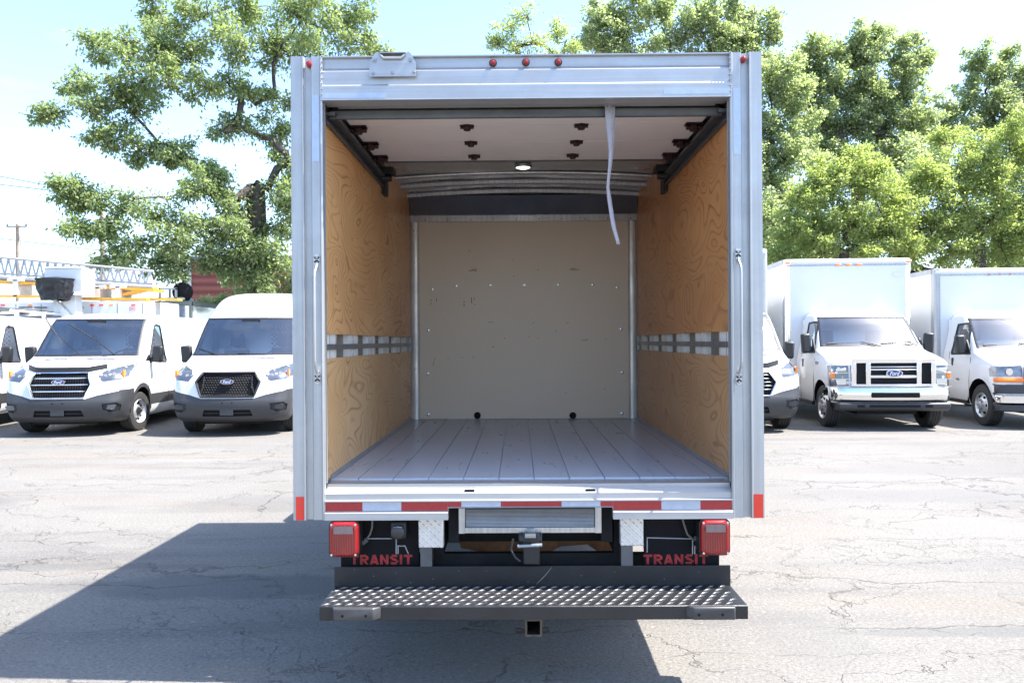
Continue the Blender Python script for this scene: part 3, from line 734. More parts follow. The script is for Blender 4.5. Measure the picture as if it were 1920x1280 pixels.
    if vents:
        for x0, x1 in ((-.62, -.20), (.12, .60)):
            for f in cut_poly(bm, [(x0, 1.292), (x1, 1.292), (x1, 1.312), (x0, 1.312)], 'front', lambda c, n: n.z > .3 and c.y < 1.3): f.material_index = 1
    body = obj('body', bm, [WHITE, PLAST, CLAD], smooth=32, normals=False)
    obj('windscreen', glm, GLASS, smooth=60)
    for s_ in sgl: obj('door_window', s_, SGLASS, smooth=60)
    gr = obj('grille', gm, BLACKM)
    ribbon(B, gp, -.008, 0, .013 if grille != 'mesh' else .020, CHROME if grille == 'bars' else (PLAST if grille == 'mesh' else SILV), 'grille_surround', gr)
    if grille in ('bars', 'old'):
        zs = (.995, .885, .775) if grille == 'bars' else (.98, .92, .86, .80, .74)
        for z in zs:
            hw = .44+(.06 if abs(z-.86) < .06 else .02)-.03
            q = [(x, B.y(x, z)+.012, z) for x in np.linspace(-hw, hw, 15)]
            t = MB(); t.tube(q, [.004]+[.011]*13+[.004], 6); obj('grille_bar', t, CHROME if grille == 'bars' else mat('grey_grille_bar', (.22, .23, .24), .4, .5), gr, smooth=60)
        t = MB()
        for x in np.linspace(-.42, .42, 22): t.tube([(x, B.y(x, .7)+.035, .68), (x, B.y(x, 1.0)+.035, 1.03)], .004, 4)
        obj('grille_rib', t, PLAST, gr)
    else:
        t = MB()
        for j in range(9):
            z = .70+j*.04
            for i in range(21):
                x = -.44+i*.044+(j % 2)*.022
                if abs(x) > .46: continue
                y = B.y(x, z)+.03
                t.tube([(x-.022, y, z), (x-.011, y, z+.015), (x+.011, y, z+.015), (x+.022, y, z)], .0035, 4)
        obj('grille_mesh', t, PLAST, gr)
        for sg in (1, -1):
            t = MB(); t.tube([(sg*x, B.y(x, z)-.0, z) for x, z in ((.40, 1.01), (.40, .88), (.44, .73))], .012, 6); obj('grille_bar', t, PLAST, gr)
    emblem(B, .93 if grille == 'bars' else .925, .235, .095, dy=-.0)
    for i, hm in enumerate(heads):
        h = obj('headlight', hm, HEADL, smooth=60)
        sg = 1 if i == 0 else -1
        t = MB()
        t.prism([(sg*.92, .985), (sg*.965, .99), (sg*.96, 1.12), (sg*.935, 1.10)], 1, B.y(.93, 1.04)-.012, B.y(.95, 1.04)+.05)
        if amber: obj('indicator', t, ORANGE, h)
        for x in (.71, .84):
            t = MB(); y = B.y(x, 1.04); t.lathe([(.0, .006), (.022, .006), (.032, -.006)], (sg*x, y-.006, 1.025+(x-.71)*.25), 1, 14); obj('lamp_reflector', t, CHROME, h, smooth=60)
    obj('lower_intake', lim_, BLACKM)
    t = MB(); t.box(-.11, .11, B.y(0, .4)-.012, B.y(0, .4)+.02, .36, .62)
    obj('plate_mount', t, CLAD, bevel=.008)
    t = MB()
    for x in (-.06, .10): t = MB(); t.cyl((x, B.y(0, .55)-.016, .575), .012, -.003, .003, 1, 10); obj('mount_hole', t, BLACKM)
    for sx in (-1, 1): t = MB(); t.tube([(sx*.38, B.y(.38, .40)+.012, .40), (sx*.12, B.y(.12, .40)+.01, .40)], .009, 5); obj('intake_bar', t, PLAST)
    for i, fm in enumerate(fogs):
        sg = 1 if i == 0 else -1
        fo = obj('fog_light_pocket', fm, PLAST)
        t = MB(); y = B.y(.82, .5)-.003; t.prism([(sg*.76, .465), (sg*.88, .455), (sg*.915, .52), (sg*.88, .545), (sg*.74, .53)], 1, y+.012, y+.04)
        obj('fog_light', t, HEADL if grille == 'bars' else CLAD, fo)
    if deflector:
        t = MB(); xs = np.linspace(-.66, .66, 25)
        vs = []
        for x in xs:
            z = 1.105+.05*min(1, max(0, (abs(x)-.42)/.24)); y = B.y(x, z)
            vs += [(x, y-.035, z-.015), (x, y-.03, z+.075), (x, y-.018, z+.075), (x, y-.02, z-.015)]
        fs = []
        for i in range(24):
            for j in range(4): fs.append((4*i+j, 4*i+(j+1) % 4, 4*i+4+(j+1) % 4, 4*i+4+j))
        t.add(vs, fs+[(0,1,2,3), (96,97,98,99)]); obj('bug_deflector', t, PLAST, smooth=40)
    for sg in (1, -1): mirror(sg, 1.05, 1.42, 1.38, .19, .31)
    for sg in (1, -1):   # black triangle that carries the mirror, door handle, door seam
        t = MB(); X = 1.0; t.prism([(1.10, 1.20), (1.42, 1.18), (1.44, 1.36), (1.36, 1.36)], 0, sg*(.985), sg*(1.004)); obj('mirror_base', t, PLAST)
        t = MB(); t.box(sg*1.012, sg*1.035, 2.02, 2.20, 1.05, 1.08); t.box(sg*1.0, sg*1.02, 2.0, 2.22, 1.03, 1.10); obj('door_handle', t, WHITE, bevel=.008)
        t = MB(); t.tube([(sg*1.0075, 1.32, .42), (sg*1.021, 1.30, .8), (sg*1.014, 1.22, 1.18)], .004, 4); t.tube([(sg*1.004, 2.30, .42), (sg*1.021, 2.32, .8), (sg*1.012, 2.32, 1.2), (sg*.945, 2.30, 1.6), (sg*.90, 2.22, 1.86)], .004, 4)
        obj('door_seam', t, PLAST)
    # wheels
    for sg in (1, -1):
        wheel('wheel', sg*.865, ya, .355, .235, sg, turn=turn)
        if not cutaway: wheel('wheel', sg*.865, yb, .355, .235, sg)
    for yw in ([ya] if cutaway else [ya, yb]):
        for sg in (1, -1):
            t = MB(); pr = [(.46, sg*.60), (.46, sg*.99)]; n = 20
            vs = []
            for r_, a in pr:
                for j in range(n+1):
                    q = PI*j/n; vs.append((a, yw+r_*math.cos(q), .37+r_*math.sin(q)))
            t.add(vs, [(j, j+1, n+2+j, n+1+j) for j in range(n)])
            t.box(sg*.58, sg*.60, yw-.46, yw+.46, .25, .83); obj('wheel_arch_liner', t, BLACKM)
    u = MB(); u.box(-.80, .80, .35, yr-.1, .26, .36); u.box(-.55, .55, .30, yr-.2, .20, .27); obj('underbody', u, CHASSIS)
    cab_interior(B, 1.12, 1.22, 2.5 if not cutaway else 2.36, .93, ztop=1.98)
    t = MB(); y0 = B.y(0, 1.88); t.prism([(-.17, 2.01), (.17, 2.01), (.05, 1.84), (-.05, 1.84)], 1, y0+.09, y0+.14); obj('mirror_shroud', t, PLAST)
    # wipers
    if raised_wipers:
        t = MB(); t.tube([(-.05, 1.0, 1.36), (-.42, .78, 1.78), (-.60, .86, 2.04)], .007, 5); t.tube([(-.30, .8, 1.62), (-.62, .86, 2.08)], .009, 4); obj('wiper', t, PLAST)
        t = MB(); t.tube([(.55, 1.02, 1.36), (.30, .80, 1.64), (.22, .80, 1.70)], .011, 5); t.tube([(.30, .80, 1.64), (-.18, .84, 1.93)], .012, 5); obj('wiper', t, PLAST)
    else:
        for x0, x1, z1 in ((-.45, -.85, 1.50), (.42, -.08, 1.39)):
            t = MB(); t.tube([(x0, B.y(x0, 1.37)-.02, 1.365), (x1, B.y(x1, z1)-.02, z1)], .009, 5); obj('wiper', t, PLAST)
    return B, body

def copy_tree(o, parent=None):
    c = o.copy(); COL.objects.link(c)
    if parent is not None: c.parent = parent
    for ch in list(o.children): copy_tree(ch, c)
    return c
def place(o, axle_px, Y, ya, yaw, X=None):
    """put the front axle centre of a vehicle at image column axle_px, distance Y"""
    x = (axle_px-973)/F*Y if X is None else X
    d = Matrix.Rotation(yaw, 3, 'Z') @ Vector((0, ya, 0))
    o.location = (x-d.x, Y-d.y, 0); o.rotation_euler = (0, 0, yaw)

VG = 'white cargo vans parked nose out in a row'
v1 = thing('cargo_van', 'low white cargo van with chrome barred grille and a wiper standing off the glass', 'van', group=VG)
euro_van('low', 'bars', deflector=True, raised_wipers=True, turn=R(-7)); place(v1, 155, 14.35, 1.03, R(4))
v2 = thing('cargo_van', 'taller white cargo van with black mesh grille, right beside the open box truck', 'van', group=VG)
euro_van('mid', 'mesh'); place(v2, 455, 14.3, 1.03, R(3))
v0 = thing('cargo_van', 'white cargo van with a roof rack cut off by the left edge of the photo', 'van', group=VG)
euro_van('low', 'bars'); place(v0, -138, 14.6, 1.03, R(7.5))
t = MB()
for y in (2.6, 3.8, 5.0):
    t.box(-.78, .78, y-.03, y+.03, 2.20, 2.25); t.box(-.80, -.74, y-.04, y+.04, 2.02, 2.25); t.box(.74, .80, y-.04, y+.04, 2.02, 2.25)
t.box(-.76, -.72, 2.4, 5.2, 2.25, 2.29); t.box(.72, .76, 2.4, 5.2, 2.25, 2.29)
obj('roof_rack', t, WHITE, v0, bevel=.01)
t = MB(); t.box(.30, .50, 2.3, 4.9, 2.26, 2.34); t.box(-.2, .28, 2.5, 5.1, 2.27, 2.31); obj('rack_tray', t, DSTEEL, v0)

# ================================================================== box bodies and cutaway trucks
def box_body(x0, x1, y0, y1, z0, z1, marks='amber', corner=ALU, nose=True, badge=False, face_rail=True):
    c = .07
    b = MB(); b.box(x0+.004, x1-.004, y0+c+.002, y1, z0, z1-.005); bx = obj('cargo_box', b, WHITE2)
    f = MB(); f.box(x0+c*1.6, x1-c*1.6, y0, y0+.05, z0+.02, z1-.10); obj('front_panel', f, WHITE2, bx)
    n = 6
    for sg, xe in ((-1, x0), (1, x1)):     # rounded vertical corner extrusions
        poly = [(xe, y0+c*2.2), (xe, y0+c)]+[(xe-sg*c*(1-math.cos(PI/2*i/n)), y0+c-c*math.sin(PI/2*i/n)) for i in range(1, n+1)]+[(xe-sg*c*1.7, y0), (xe-sg*c*1.7, y0+.03), (xe-sg*.03, y0+c*2.2)]
        p = MB(); p.prism(poly, 2, z0, z1-.01); obj('corner_post', p, corner, bx, smooth=40)
    r = MB(); r.prism([(y0-.006, z1-.10), (y0-.006, z1-.045), (y0+.06, z1+.004), (y0+.2, z1+.004), (y0+.2, z1-.02), (y0+.03, z1-.10)], 0, x0+.03, x1-.03); obj('roof_cap', r, WHITE2, bx, bevel=.012)
    rr = MB()
    for sg, xe in ((-1, x0), (1, x1)): rr.box(xe-sg*.004, xe+sg*.010, y0+.1, y1, z1-.09, z1); rr.box(xe-sg*.004, xe+sg*.010, y0+.1, y1, z0, z0+.12)
    rr.box(x0+.05, x1-.05, y0-.008, y0+.01, z1-.145, z1-.11)
    obj('edge_rail', rr, ALUH, bx)
    rv = MB()
    for i in range(24): rv.cyl((x0+.12+(x1-x0-.24)*i/23, y0-.010, z1-.128), .006, -.003, .003, 1, 6)
    for i in range(26): 
        for xe in (x0+.105, x1-.105): rv.cyl((xe, y0-.002, z0+.1+(z1-z0-.3)*i/25), .006, -.003, .003, 1, 6)
    obj('rivets', rv, DSTEEL, bx)
    if marks:
        mm = ORANGE
        for x in (x0+.06, (x0+x1)/2-.18, (x0+x1)/2+.02, (x0+x1)/2+.22, x1-.05):
            l = MB(); zz = z1-.075 if abs(x-(x0+x1)/2) > .5 else z1-.128; l.obox((x, y0-.018, zz), (.10, .03, .035)); obj('marker_light', l, mm, bx, bevel=.01)
    return bx
def rear_running_gear(yb, r=.38, x=.80, frame0=2.2, frame1=6.5, zf=.62):
    for sg in (1, -1):
        wheel('wheel', sg*(x+.12), yb, r, .20, sg, 'steel')
    f = MB()
    for sg in (1, -1): f.box(sg*.40, sg*.48, frame0, frame1, zf-.18, zf)
    for y in np.linspace(frame0+.2, frame1-.1, 5): f.box(-.42, .42, y, y+.06, zf-.16, zf-.04)
    f.tube([(-.85, yb, r), (.85, yb, r)], .07, 8)
    obj('chassis', f, CHASSIS)

def van_e(kind='chrome'):
    """North American cutaway cab: blunt bonnet, big upright grille"""
    yr = 2.35
    if kind == 'chrome':
        K = [(.36, .16, .93, .10, .22, .18, yr), (.48, .12, .97, .10, .20, .18, yr), (.74, .12, 1.0, .09, .14, .16, yr), (.95, .13, 1.01, .09, .13, .16, yr), (1.14, .15, 1.01, .09, .13, .18, yr),
             (1.20, .19, 1.0, .11, .18, .26, yr), (1.245, .30, .99, .12, .2, .28, yr), (1.31, .60, .98, .13, .2, .26, yr), (1.385, .95, .97, .13, .14, .2, yr), (1.42, 1.00, .955, .13, .12, .16, yr),
             (1.70, 1.24, .90, .13, .10, .13, yr), (1.99, 1.50, .84, .14, .10, .14, yr), (2.05, 1.60, .80, .14, .14, .2, yr), (2.10, 1.78, .70, .12, .2, .25, yr-.04), (2.13, 2.0, .5, .08, .2, .2, yr-.1)]
    else:
        K = [(.34, .14, .92, .16, .24, .22, yr), (.46, .08, .97, .15, .22, .22, yr), (.64, .06, 1.0, .14, .2, .22, yr), (.88, .10, 1.01, .14, .18, .22, yr), (1.08, .13, 1.01, .14, .18, .24, yr),
             (1.14, .18, 1.0, .16, .22, .3, yr), (1.19, .32, .99, .17, .24, .32, yr), (1.26, .62, .98, .16, .2, .3, yr), (1.33, .90, .97, .14, .14, .2, yr), (1.38, .98, .955, .13, .12, .16, yr),
             (1.66, 1.24, .90, .13, .10, .13, yr), (1.95, 1.52, .83, .14, .10, .14, yr), (2.02, 1.62, .79, .14, .14, .2, yr), (2.07, 1.80, .68, .12, .2, .25, yr-.04), (2.10, 2.0, .5, .08, .2, .2, yr-.1)]
    B = Body(K); dz = 0 if kind == 'chrome' else -.045
    rows = [k[0] for k in K]; rows = sorted(set(rows+[(a+b_)/2 for a, b_ in zip(rows, rows[1:])]+[.84, 1.05, 1.56, 1.84, 1.93]))
    bm = B.bm(rows); ya = .80
    for sg in (1, -1):
        extract(bm, cut_poly(bm, circ((ya, .39), .46, 24), 'side', isside(sg)), walls=False)
    bmesh.ops.delete(bm, geom=[f for f in bm.faces if f.normal.z < -.9], context='FACES')
    ws = [(-.90, 1.43+dz), (.90, 1.43+dz), (.80, 2.0+dz), (-.80, 2.0+dz)]
    for f in cut_poly(bm, ws, 'front', isf): f.material_index = 1
    gl = cut_poly(bm, [(-.865, 1.475+dz), (.865, 1.475+dz), (.775, 1.975+dz), (-.775, 1.975+dz)], 'front', isf); glm = extract(bm, gl, (0, .01, 0))
    sgl = []
    for sg in (1, -1):
        for f in cut_poly(bm, [(1.18, 1.32+dz), (1.95, 1.30+dz), (1.97, 1.36+dz), (1.93, 1.90+dz), (1.55, 1.92+dz), (1.47, 1.88+dz)], 'side', isside(sg)): f.material_index = 1
        sgl.append(extract(bm, cut_poly(bm, [(1.24, 1.35+dz), (1.92, 1.33+dz), (1.94, 1.37+dz), (1.90, 1.87+dz), (1.56, 1.89+dz), (1.49, 1.85+dz)], 'side', isside(sg)), (-.012*sg, 0, 0)))
    for f in cut_poly(bm, [(-1.1, .3), (1.1, .3), (1.1, .475), (-1.1, .475)], 'front', lambda c, n: c.y < .36 and n.y < -.03): f.material_index = 1
    heads = []
    if kind == 'chrome': hp = [(.715, .755), (1.012, .755), (1.012, 1.12), (.715, 1.12)]
    else: hp = [(.60, .90), (1.012, .90), (1.012, 1.075), (.60, 1.10)]
    for sg in (1, -1):
        c = cut_poly(bm, hp if sg > 0 else mirx(hp), 'front', lambda c, n: n.y < -.03 and c.y < .42)
        heads.append(extract(bm, c, (0, .008, 0)))
    body = obj('body', bm, [WHITE, PLAST], smooth=32, normals=False)
    obj('windscreen', glm, GLASS, smooth=60)
    for s_ in sgl: obj('door_window', s_, SGLASS, smooth=60)
    for i, hm in enumerate(heads):
        sg = 1 if i == 0 else -1; h = obj('headlight', hm, HEADL if kind == 'chrome' else mat('dark_headlamp', (.2, .21, .23), .15, .5, var=.5, vscale=12, coat=1), smooth=60)
        if kind == 'chrome':
            t = MB(); y = B.y(.96, .95); t.box(sg*.93, sg*1.0, y-.02, y+.04, .90, 1.0); obj('indicator', t, ORANGE, h, bevel=.008)
            for z, hh in ((.83, .10), (1.04, .05)):
                t = MB(); y = B.y(.83, z); t.box(sg*.75, sg*.92, y-.012, y+.02, z-hh/2, z+hh/2); obj('lamp_reflector', t, SILV, h, bevel=.008)
            t = MB(); y = B.y(.8, .95)-.014
            for z in (.755, .885, .99, 1.12): t.box(sg*.715, sg*1.0, y, y+.012, z-.005, z+.005)
            obj('lamp_divider', t, CHROME, h)
        else:
            t = MB(); t.tube([(sg*x, B.y(x, .85)-.012, .85) for x in np.linspace(.60, .99, 9)], .045, 6); obj('indicator', t, ORANGE, h)
            t = MB(); t.lathe([(0, 0), (.04, 0), (.06, -.01)], (sg*.80, B.y(.8, .99)-.01, .99), 1, 14); obj('lamp_reflector', t, CHROME, h, smooth=60)
    if kind == 'chrome':
        gr = MB(); yy = B.y(.2, 1.0)
        # chrome frame
        def fr(x0, x1, z0, z1, d0=.055, d1=.01): gr.box(x0, x1, B.y(0, 1.0)-d0, B.y(.6, 1.0)+.01, z0, z1)
        fr(-.70, .70, 1.16, 1.235, .05); fr(-.70, .70, .765, .80, .05); fr(-.70, -.62, .80, 1.16); fr(.62, .70, .80, 1.16); fr(-.46, -.38, .80, 1.16); fr(.38, .46, .80, 1.16)
        fr(-.38, .38, 1.035, 1.06, .045); fr(-.38, .38, 1.085, 1.10, .045); fr(-.38, .38, .905, .95, .05); g_ = obj('grille', gr, CHROME, bevel=.005)
        t = MB(); t.box(-.66, .66, B.y(0, 1)-.02, B.y(.6, 1)+.0, .78, 1.19); obj('grille_back', t, BLACKM, g_)
        emblem(B, .985, .29, .125, yy=B.y(0, 1.0)-.06)
        # chrome bumper
        bp = MB(); xs = np.linspace(-1.0, 1.0, 29); vs = []
        prof = [(-.10, .50), (-.145, .54), (-.155, .61), (-.15, .68), (-.125, .735), (-.05, .745)]
        for x in xs:
            y0 = .15+.10*x*x+(.13*((abs(x)-.86)/.14)**2 if abs(x) > .86 else 0)
            vs += [(x, y0+a, z) for a, z in prof]
        k = len(prof); fs = [(i*k+j, i*k+j+1, (i+1)*k+j+1, (i+1)*k+j) for i in range(28) for j in range(k-1)]
        bp.add(vs, fs); bo = obj('front_bumper', bp, CHROME, smooth=50, solid=.012)
        for sg in (1, -1):
            t = MB(); t.prism([(.36, .50), (.62, .56), (.62, .72), (.36, .745)], 0, sg*.985, sg*1.005); obj('bumper_end', t, CHROME, bo, bevel=.008)
        t = MB(); t.box(-.40, .40, -.012, .02, .575, .665); obj('bumper_slot', t, BLACKM, bo, bevel=.02)
        t = MB(); t.prism([(.10, .34), (.03, .40), (.03, .485), (.30, .485), (.30, .34)], 0, -.93, .93); obj('air_dam', t, CLAD, bevel=.03)
        t = MB()
        for x0, x1 in ((-.42, .42), (-.62, -.5), (.5, .62)): t.box(x0, x1, .025, .05, .405, .45)
        obj('air_dam_slot', t, BLACKM)
    else:
        t = MB(); yy = B.y(.3, .9); t.prism([(-.60, .74), (.60, .74), (.60, 1.11), (-.60, 1.11)], 1, yy-.03, yy+.02); g_ = obj('grille', t, BLACKM, bevel=.02)
        t = MB(); t.box(-.58, .58, yy-.05, yy-.02, .89, .95); obj('grille_bar', t, CHROME, g_, bevel=.01)
        for z0, z1, m_, d, nm in ((.60, .78, CLAD, .02, 'bumper_cover'), (.44, .60, CHROME, .06, 'front_bumper'), (.30, .44, CLAD, .03, 'air_dam')):
            xs = np.linspace(-1.01, 1.01, 25); vs = []
            for x in xs:
                y0 = B.y(min(abs(x), .985), .62)-d
                vs += [(x, y0+.06, z0), (x, y0, z0+.02), (x, y0, z1-.02), (x, y0+.06, z1)]
            q = MB(); q.add(vs, [(i*4+j, i*4+j+1, i*4+j+5, i*4+j+4) for i in range(24) for j in range(3)]); obj(nm, q, m_, smooth=50, solid=.02)
    for sg in (1, -1):
        mirror(sg, 1.02, 1.30, 1.50+dz, .17, .36)
        t = MB(); t.prism([(1.16, 1.32+dz), (1.36, 1.31+dz), (1.34, 1.60+dz), (1.28, 1.52+dz)], 0, sg*.945, sg*.985); obj('mirror_base', t, PLAST, bevel=.01)
        t = MB(); t.box(sg*1.0, sg*1.02, 1.80, 1.86, 1.05, 1.20); obj('door_handle', t, PLAST, bevel=.01)
        t = MB(); t.tube([(sg*1.0, 1.19, .45), (sg*1.012, 1.17, .8), (sg*1.002, 1.12, 1.22)], .004, 4); t.tube([(sg*1.0, 1.98, .45), (sg*1.012, 2.0, .8), (sg*.985, 2.0, 1.32)], .004, 4); obj('door_seam', t, CLAD)
    for sg in (1, -1): wheel('wheel', sg*.86, ya, .375, .235, sg, 'dually', rim_r=.215, hub=mat('rusty_hub', (.25, .13, .07), .7, .3, var=.4, vscale=30) if kind == 'chrome' else STEEL)
    for sg in (1, -1):
        t = MB(); n = 20; vs = [(a, ya+.48*math.cos(PI*j/n), .39+.48*math.sin(PI*j/n)) for a in (sg*.60, sg*.985) for j in range(n+1)]
        t.add(vs, [(j, j+1, n+2+j, n+1+j) for j in range(n)]); t.box(sg*.58, sg*.6, ya-.48, ya+.48, .3, .88); obj('wheel_arch_liner', t, BLACKM)
    u = MB(); u.box(-.82, .82, .36, yr, .34, .44); u.box(-.5, .5, .4, yr, .26, .36); obj('underbody', u, CHASSIS)
    for sg in (1, -1): t = MB(); t.box(sg*.84, sg*1.0, 1.3, yr, .36, .42); obj('running_board', t, PLAST, bevel=.01)
    cab_interior(B, 1.16, 1.30+dz, 2.25, .90, mesh_part=False, paper=False, ztop=1.98)
    for x0, x1 in ((-.52, .15), (.42, .85)):
        t = MB(); z0, z1 = 1.44+dz, 1.52+dz; t.tube([(x1, B.y(x1, z0)-.03, z0), ((x0+x1)/2, B.y((x0+x1)/2, z1)-.03, z1)], .009, 5); t.tube([(x0-.25, B.y(x0-.25, z1-.03)-.02, z1-.03), ((x0+x1)/2+.1, B.y(x0, z1)-.02, z1)], .011, 5); obj('wiper', t, PLAST)
    return B

TG = 'white box trucks parked nose out on the right'
t4 = thing('box_truck', 'white box truck with chrome grille and chrome bumper, middle one on the right', 'box truck', group=TG)
van_e('chrome')
box_body(-1.22, 1.24, 2.32, 7.2, .80, 3.17, corner=CHROME)
rear_running_gear(5.1, frame1=7.1); place(t4, 1642, 14.35, .80, R(-3.5))
# maker's mark on the front panel, small plate on the wing
t = MB(); t.lathe([(.0, 0), (.11, 0), (.11, .004)], (0, 0, 0), 1, 28); t.v = [(x*1.0+.98, y+2.312, z*.45+2.85) for x, y, z in t.v]; q_ = obj('oval_decal', t, mat('decal_grey', (.55, .57, .62), .4), t4)
t = MB(); t.lathe([(.0, 0), (.098, 0), (.098, .004)], (0, 0, 0), 1, 28); t.v = [(x*1.0+.98, y+2.3085, z*.42+2.85) for x, y, z in t.v]; q2 = obj('oval_decal_face', t, WHITE2, q_)
t = MB(); t.box(-1.014, -1.02, .86, 1.03, 1.12, 1.17); obj('model_plate', t, SILV, t4)
t5 = thing('box_truck', 'white box truck with amber indicator bar cut off by the right edge of the photo', 'box truck', group=TG)
van_e('dark')
box_body(-1.14, 1.26, 2.30, 7.6, .80, 2.96, marks=None); rear_running_gear(5.3, frame1=7.4); place(t5, 1940, 14.35, .80, R(-4.5))
t = MB(); 
for i in range(3): t.cyl((-.10+i*.2, 2.282, 2.83), .014, -.006, .006, 1, 8)
obj('marker_light', t, REDTAPE2, t5)
t = MB(); add_text(t, '4500', (0, 0, 0), .13, .045, .02); t.v = [(-1.0125, 1.62-x, z+.80) for x, y, z in t.v]; obj('side_lettering', t, DSTEEL, t5)
t3 = thing('box_truck', 'white box truck half hidden behind the right post of the open truck', 'box truck', group=TG)
euro_van('low', 'old', cutaway=True, deflector=True)
box_body(-1.12, 1.06, 2.40, 6.6, .78, 3.36, marks=None); rear_running_gear(4.9, frame1=6.4); place(t3, 1369, 14.3, 1.03, R(-1.5))

# ================================================================== the open box truck
YR = 3.66
mt = thing('open_box_truck', 'large open box truck seen from behind, roll-up door raised over a plywood lined bay', 'box truck', (0.045, YR, 0))
CX.T = Matrix.Translation((-0.045, -YR, 0))
XL, XRt = XR(547), XR(1430)
zt, zb = ZR(103), ZR(974)
# posts: outer flange, groove, inner flange; returns into the opening
def post(sg):
    def q(a): return XL+a if sg < 0 else XRt-a
    a1, a2, a3 = .058, .092, .146
    prof = [(0, .0), (0, .30), (.014, .30), (.014, .05), (a1, .05), (a1, .05), (a2, .05), (a2, .034), (a3-.004, .034), (a3-.004, .028), (a3, .025), (a3, .0), (a3-.008, -.003), (a3-.014, .004), (a2+.003, .004), (a2, .008), (a2, .020), (a1+.004, .020), (a1, .016), (a1, -.004), (a1-.006, -.004), (a1-.009, .0)]
    seen = []; pr = []
    for p_ in prof:
        if p_ not in seen: seen.append(p_); pr.append(p_)
    mb = MB(); mb.prism([(q(a), YR+b_) for a, b_ in pr], 2, zb, zt); return obj('rear_post', mb, ALU)
pl_, pr_ = post(-1), post(1)
JL, JR = XL+.146, XRt-.146           # opening edges
# header
hz = [ZR(v) for v in (101, 105, 124, 132, 157, 160, 184, 187)]
mb = MB()
mb.prism([(YR+.12, hz[0]), (YR+.018, hz[0]), (YR+.004, hz[0]-.004), (YR+.004, hz[1]), (YR+.020, hz[1]-.004), (YR+.020, hz[2]), (YR+.002, hz[3]), (YR+.002, hz[4]), (YR-.003, hz[5]), (YR-.003, hz[6]-.002), (YR-.008, hz[6]-.004), (YR-.008, hz[7]), (YR+.10, hz[7])], 0, JL, JR)
header = obj('header', mb, ALUH)
for px, py in ((924, 116), (986, 115), (1047, 115)):
    p_ = P(px, py, YR); mb = MB(); mb.lathe([(.0135, .0), (.0135, -.012), (.010, -.02), (0, -.024)], (p_.x, YR+.020, p_.z), 1, 16); obj('marker_light', mb, REDSHELL, header, smooth=40)
    mb = MB(); mb.lathe([(.018, .0), (.018, -.004), (.012, -.006)], (p_.x, YR+.0195, p_.z), 1, 16); obj('marker_light_ring', mb, PLAST, header)
for px, py, pp in ((578, 119, pl_), (1393, 112, pr_)):
    p_ = P(px, py, YR); mb = MB(); mb.lathe([(.0145, .016), (.0145, -.002), (.0115, -.012), (0, -.017)], (p_.x, YR+.004, p_.z), 1, 16); obj('marker_light', mb, REDSHELL, pp, smooth=40)
# strap-hook plate with a folded hand hold on the header
mb = MB(); xa, xb = XR(697), XR(784); za = ZR(145); xm = (xa+xb)/2; zc = ZR(103)
pts = [(xa, za), (xb, za), (xb, za+.062), (xb-.022, zc), (xb-.036, zc+.012), (xb-.052, zc-.006), (xb-.066, zc-.022), (xa+.066, zc-.022), (xa+.052, zc-.006), (xa+.036, zc+.012), (xa+.022, zc), (xa, za+.062)]
mb.prism(pts, 1, YR-.020, YR-.014); hp = obj('pull_down_bracket', mb, ALUH, header)
mb = MB(); mb.tube([(xa+.05, YR-.022, zc-.004), (xa+.066, YR-.026, zc-.022), (xb-.066, YR-.026, zc-.022), (xb-.05, YR-.022, zc-.004)], .007, 8); mb.box(xa+.045, xb-.045, YR-.03, YR+.03, zc+.001, zc+.005); obj('bracket_lip', mb, ALUH, hp, smooth=50)
for dx, dz_, s_ in ((.024, .075, 1), (.19, .075, 1), (.018, .014, 0), (.106, .016, 0), (.205, .018, 0)):
    mb = MB(); 
    if s_: mb.obox((xa+dx, YR-.022, za+dz_), (.018, .006, .018), (0, R(8), 0)); mb.cyl((xa+dx, YR-.022, za+dz_), .004, -.007, 0, 1, 8)
    else: mb.lathe([(.007, 0), (.006, -.005), (0, -.007)], (xa+dx, YR-.020, za+dz_), 1, 10)
    obj('bracket_bolt', mb, STEEL, hp)
# reflective tape, upper corners
def tape(x0, x1, z0, z1, y, m_, par, nm='reflective_tape'):
    mb = MB(); mb.box(x0, x1, y-.0016, y-.0002, z0, z1); return obj(nm, mb, m_, par)
tape(JL+.001, XR(726), ZR(183), ZR(173), YR-.003, SILTAPE, header); tape(XR(1247), JR-.001, ZR(181), ZR(171), YR-.003, SILTAPE, header)
tape(XL+.096, XL+.130, ZR(300), ZR(176), YR+.004, SILTAPE, pl_); tape(XRt-.130, XRt-.096, ZR(294), ZR(170), YR+.004, SILTAPE, pr_)
tape(XL+.012, XL+.056, zb+.001, zb+.108, YR-.001, REDTAPE2, pl_); tape(XRt-.050, XRt-.006, zb+.002, zb+.110, YR-.001, REDTAPE2, pr_)
# weld beads where header and sill meet the posts
mb = MB()
for x in (JL, JR):
    for k_ in range(9):
        for z_ in (ZR(104)-.2*k_/8,): mb.lathe([(0, -.004), (.005, 0), (0, .004)], (x, YR-.004, z_), 2, 6)
obj('weld_bead', mb, ALUH, header)
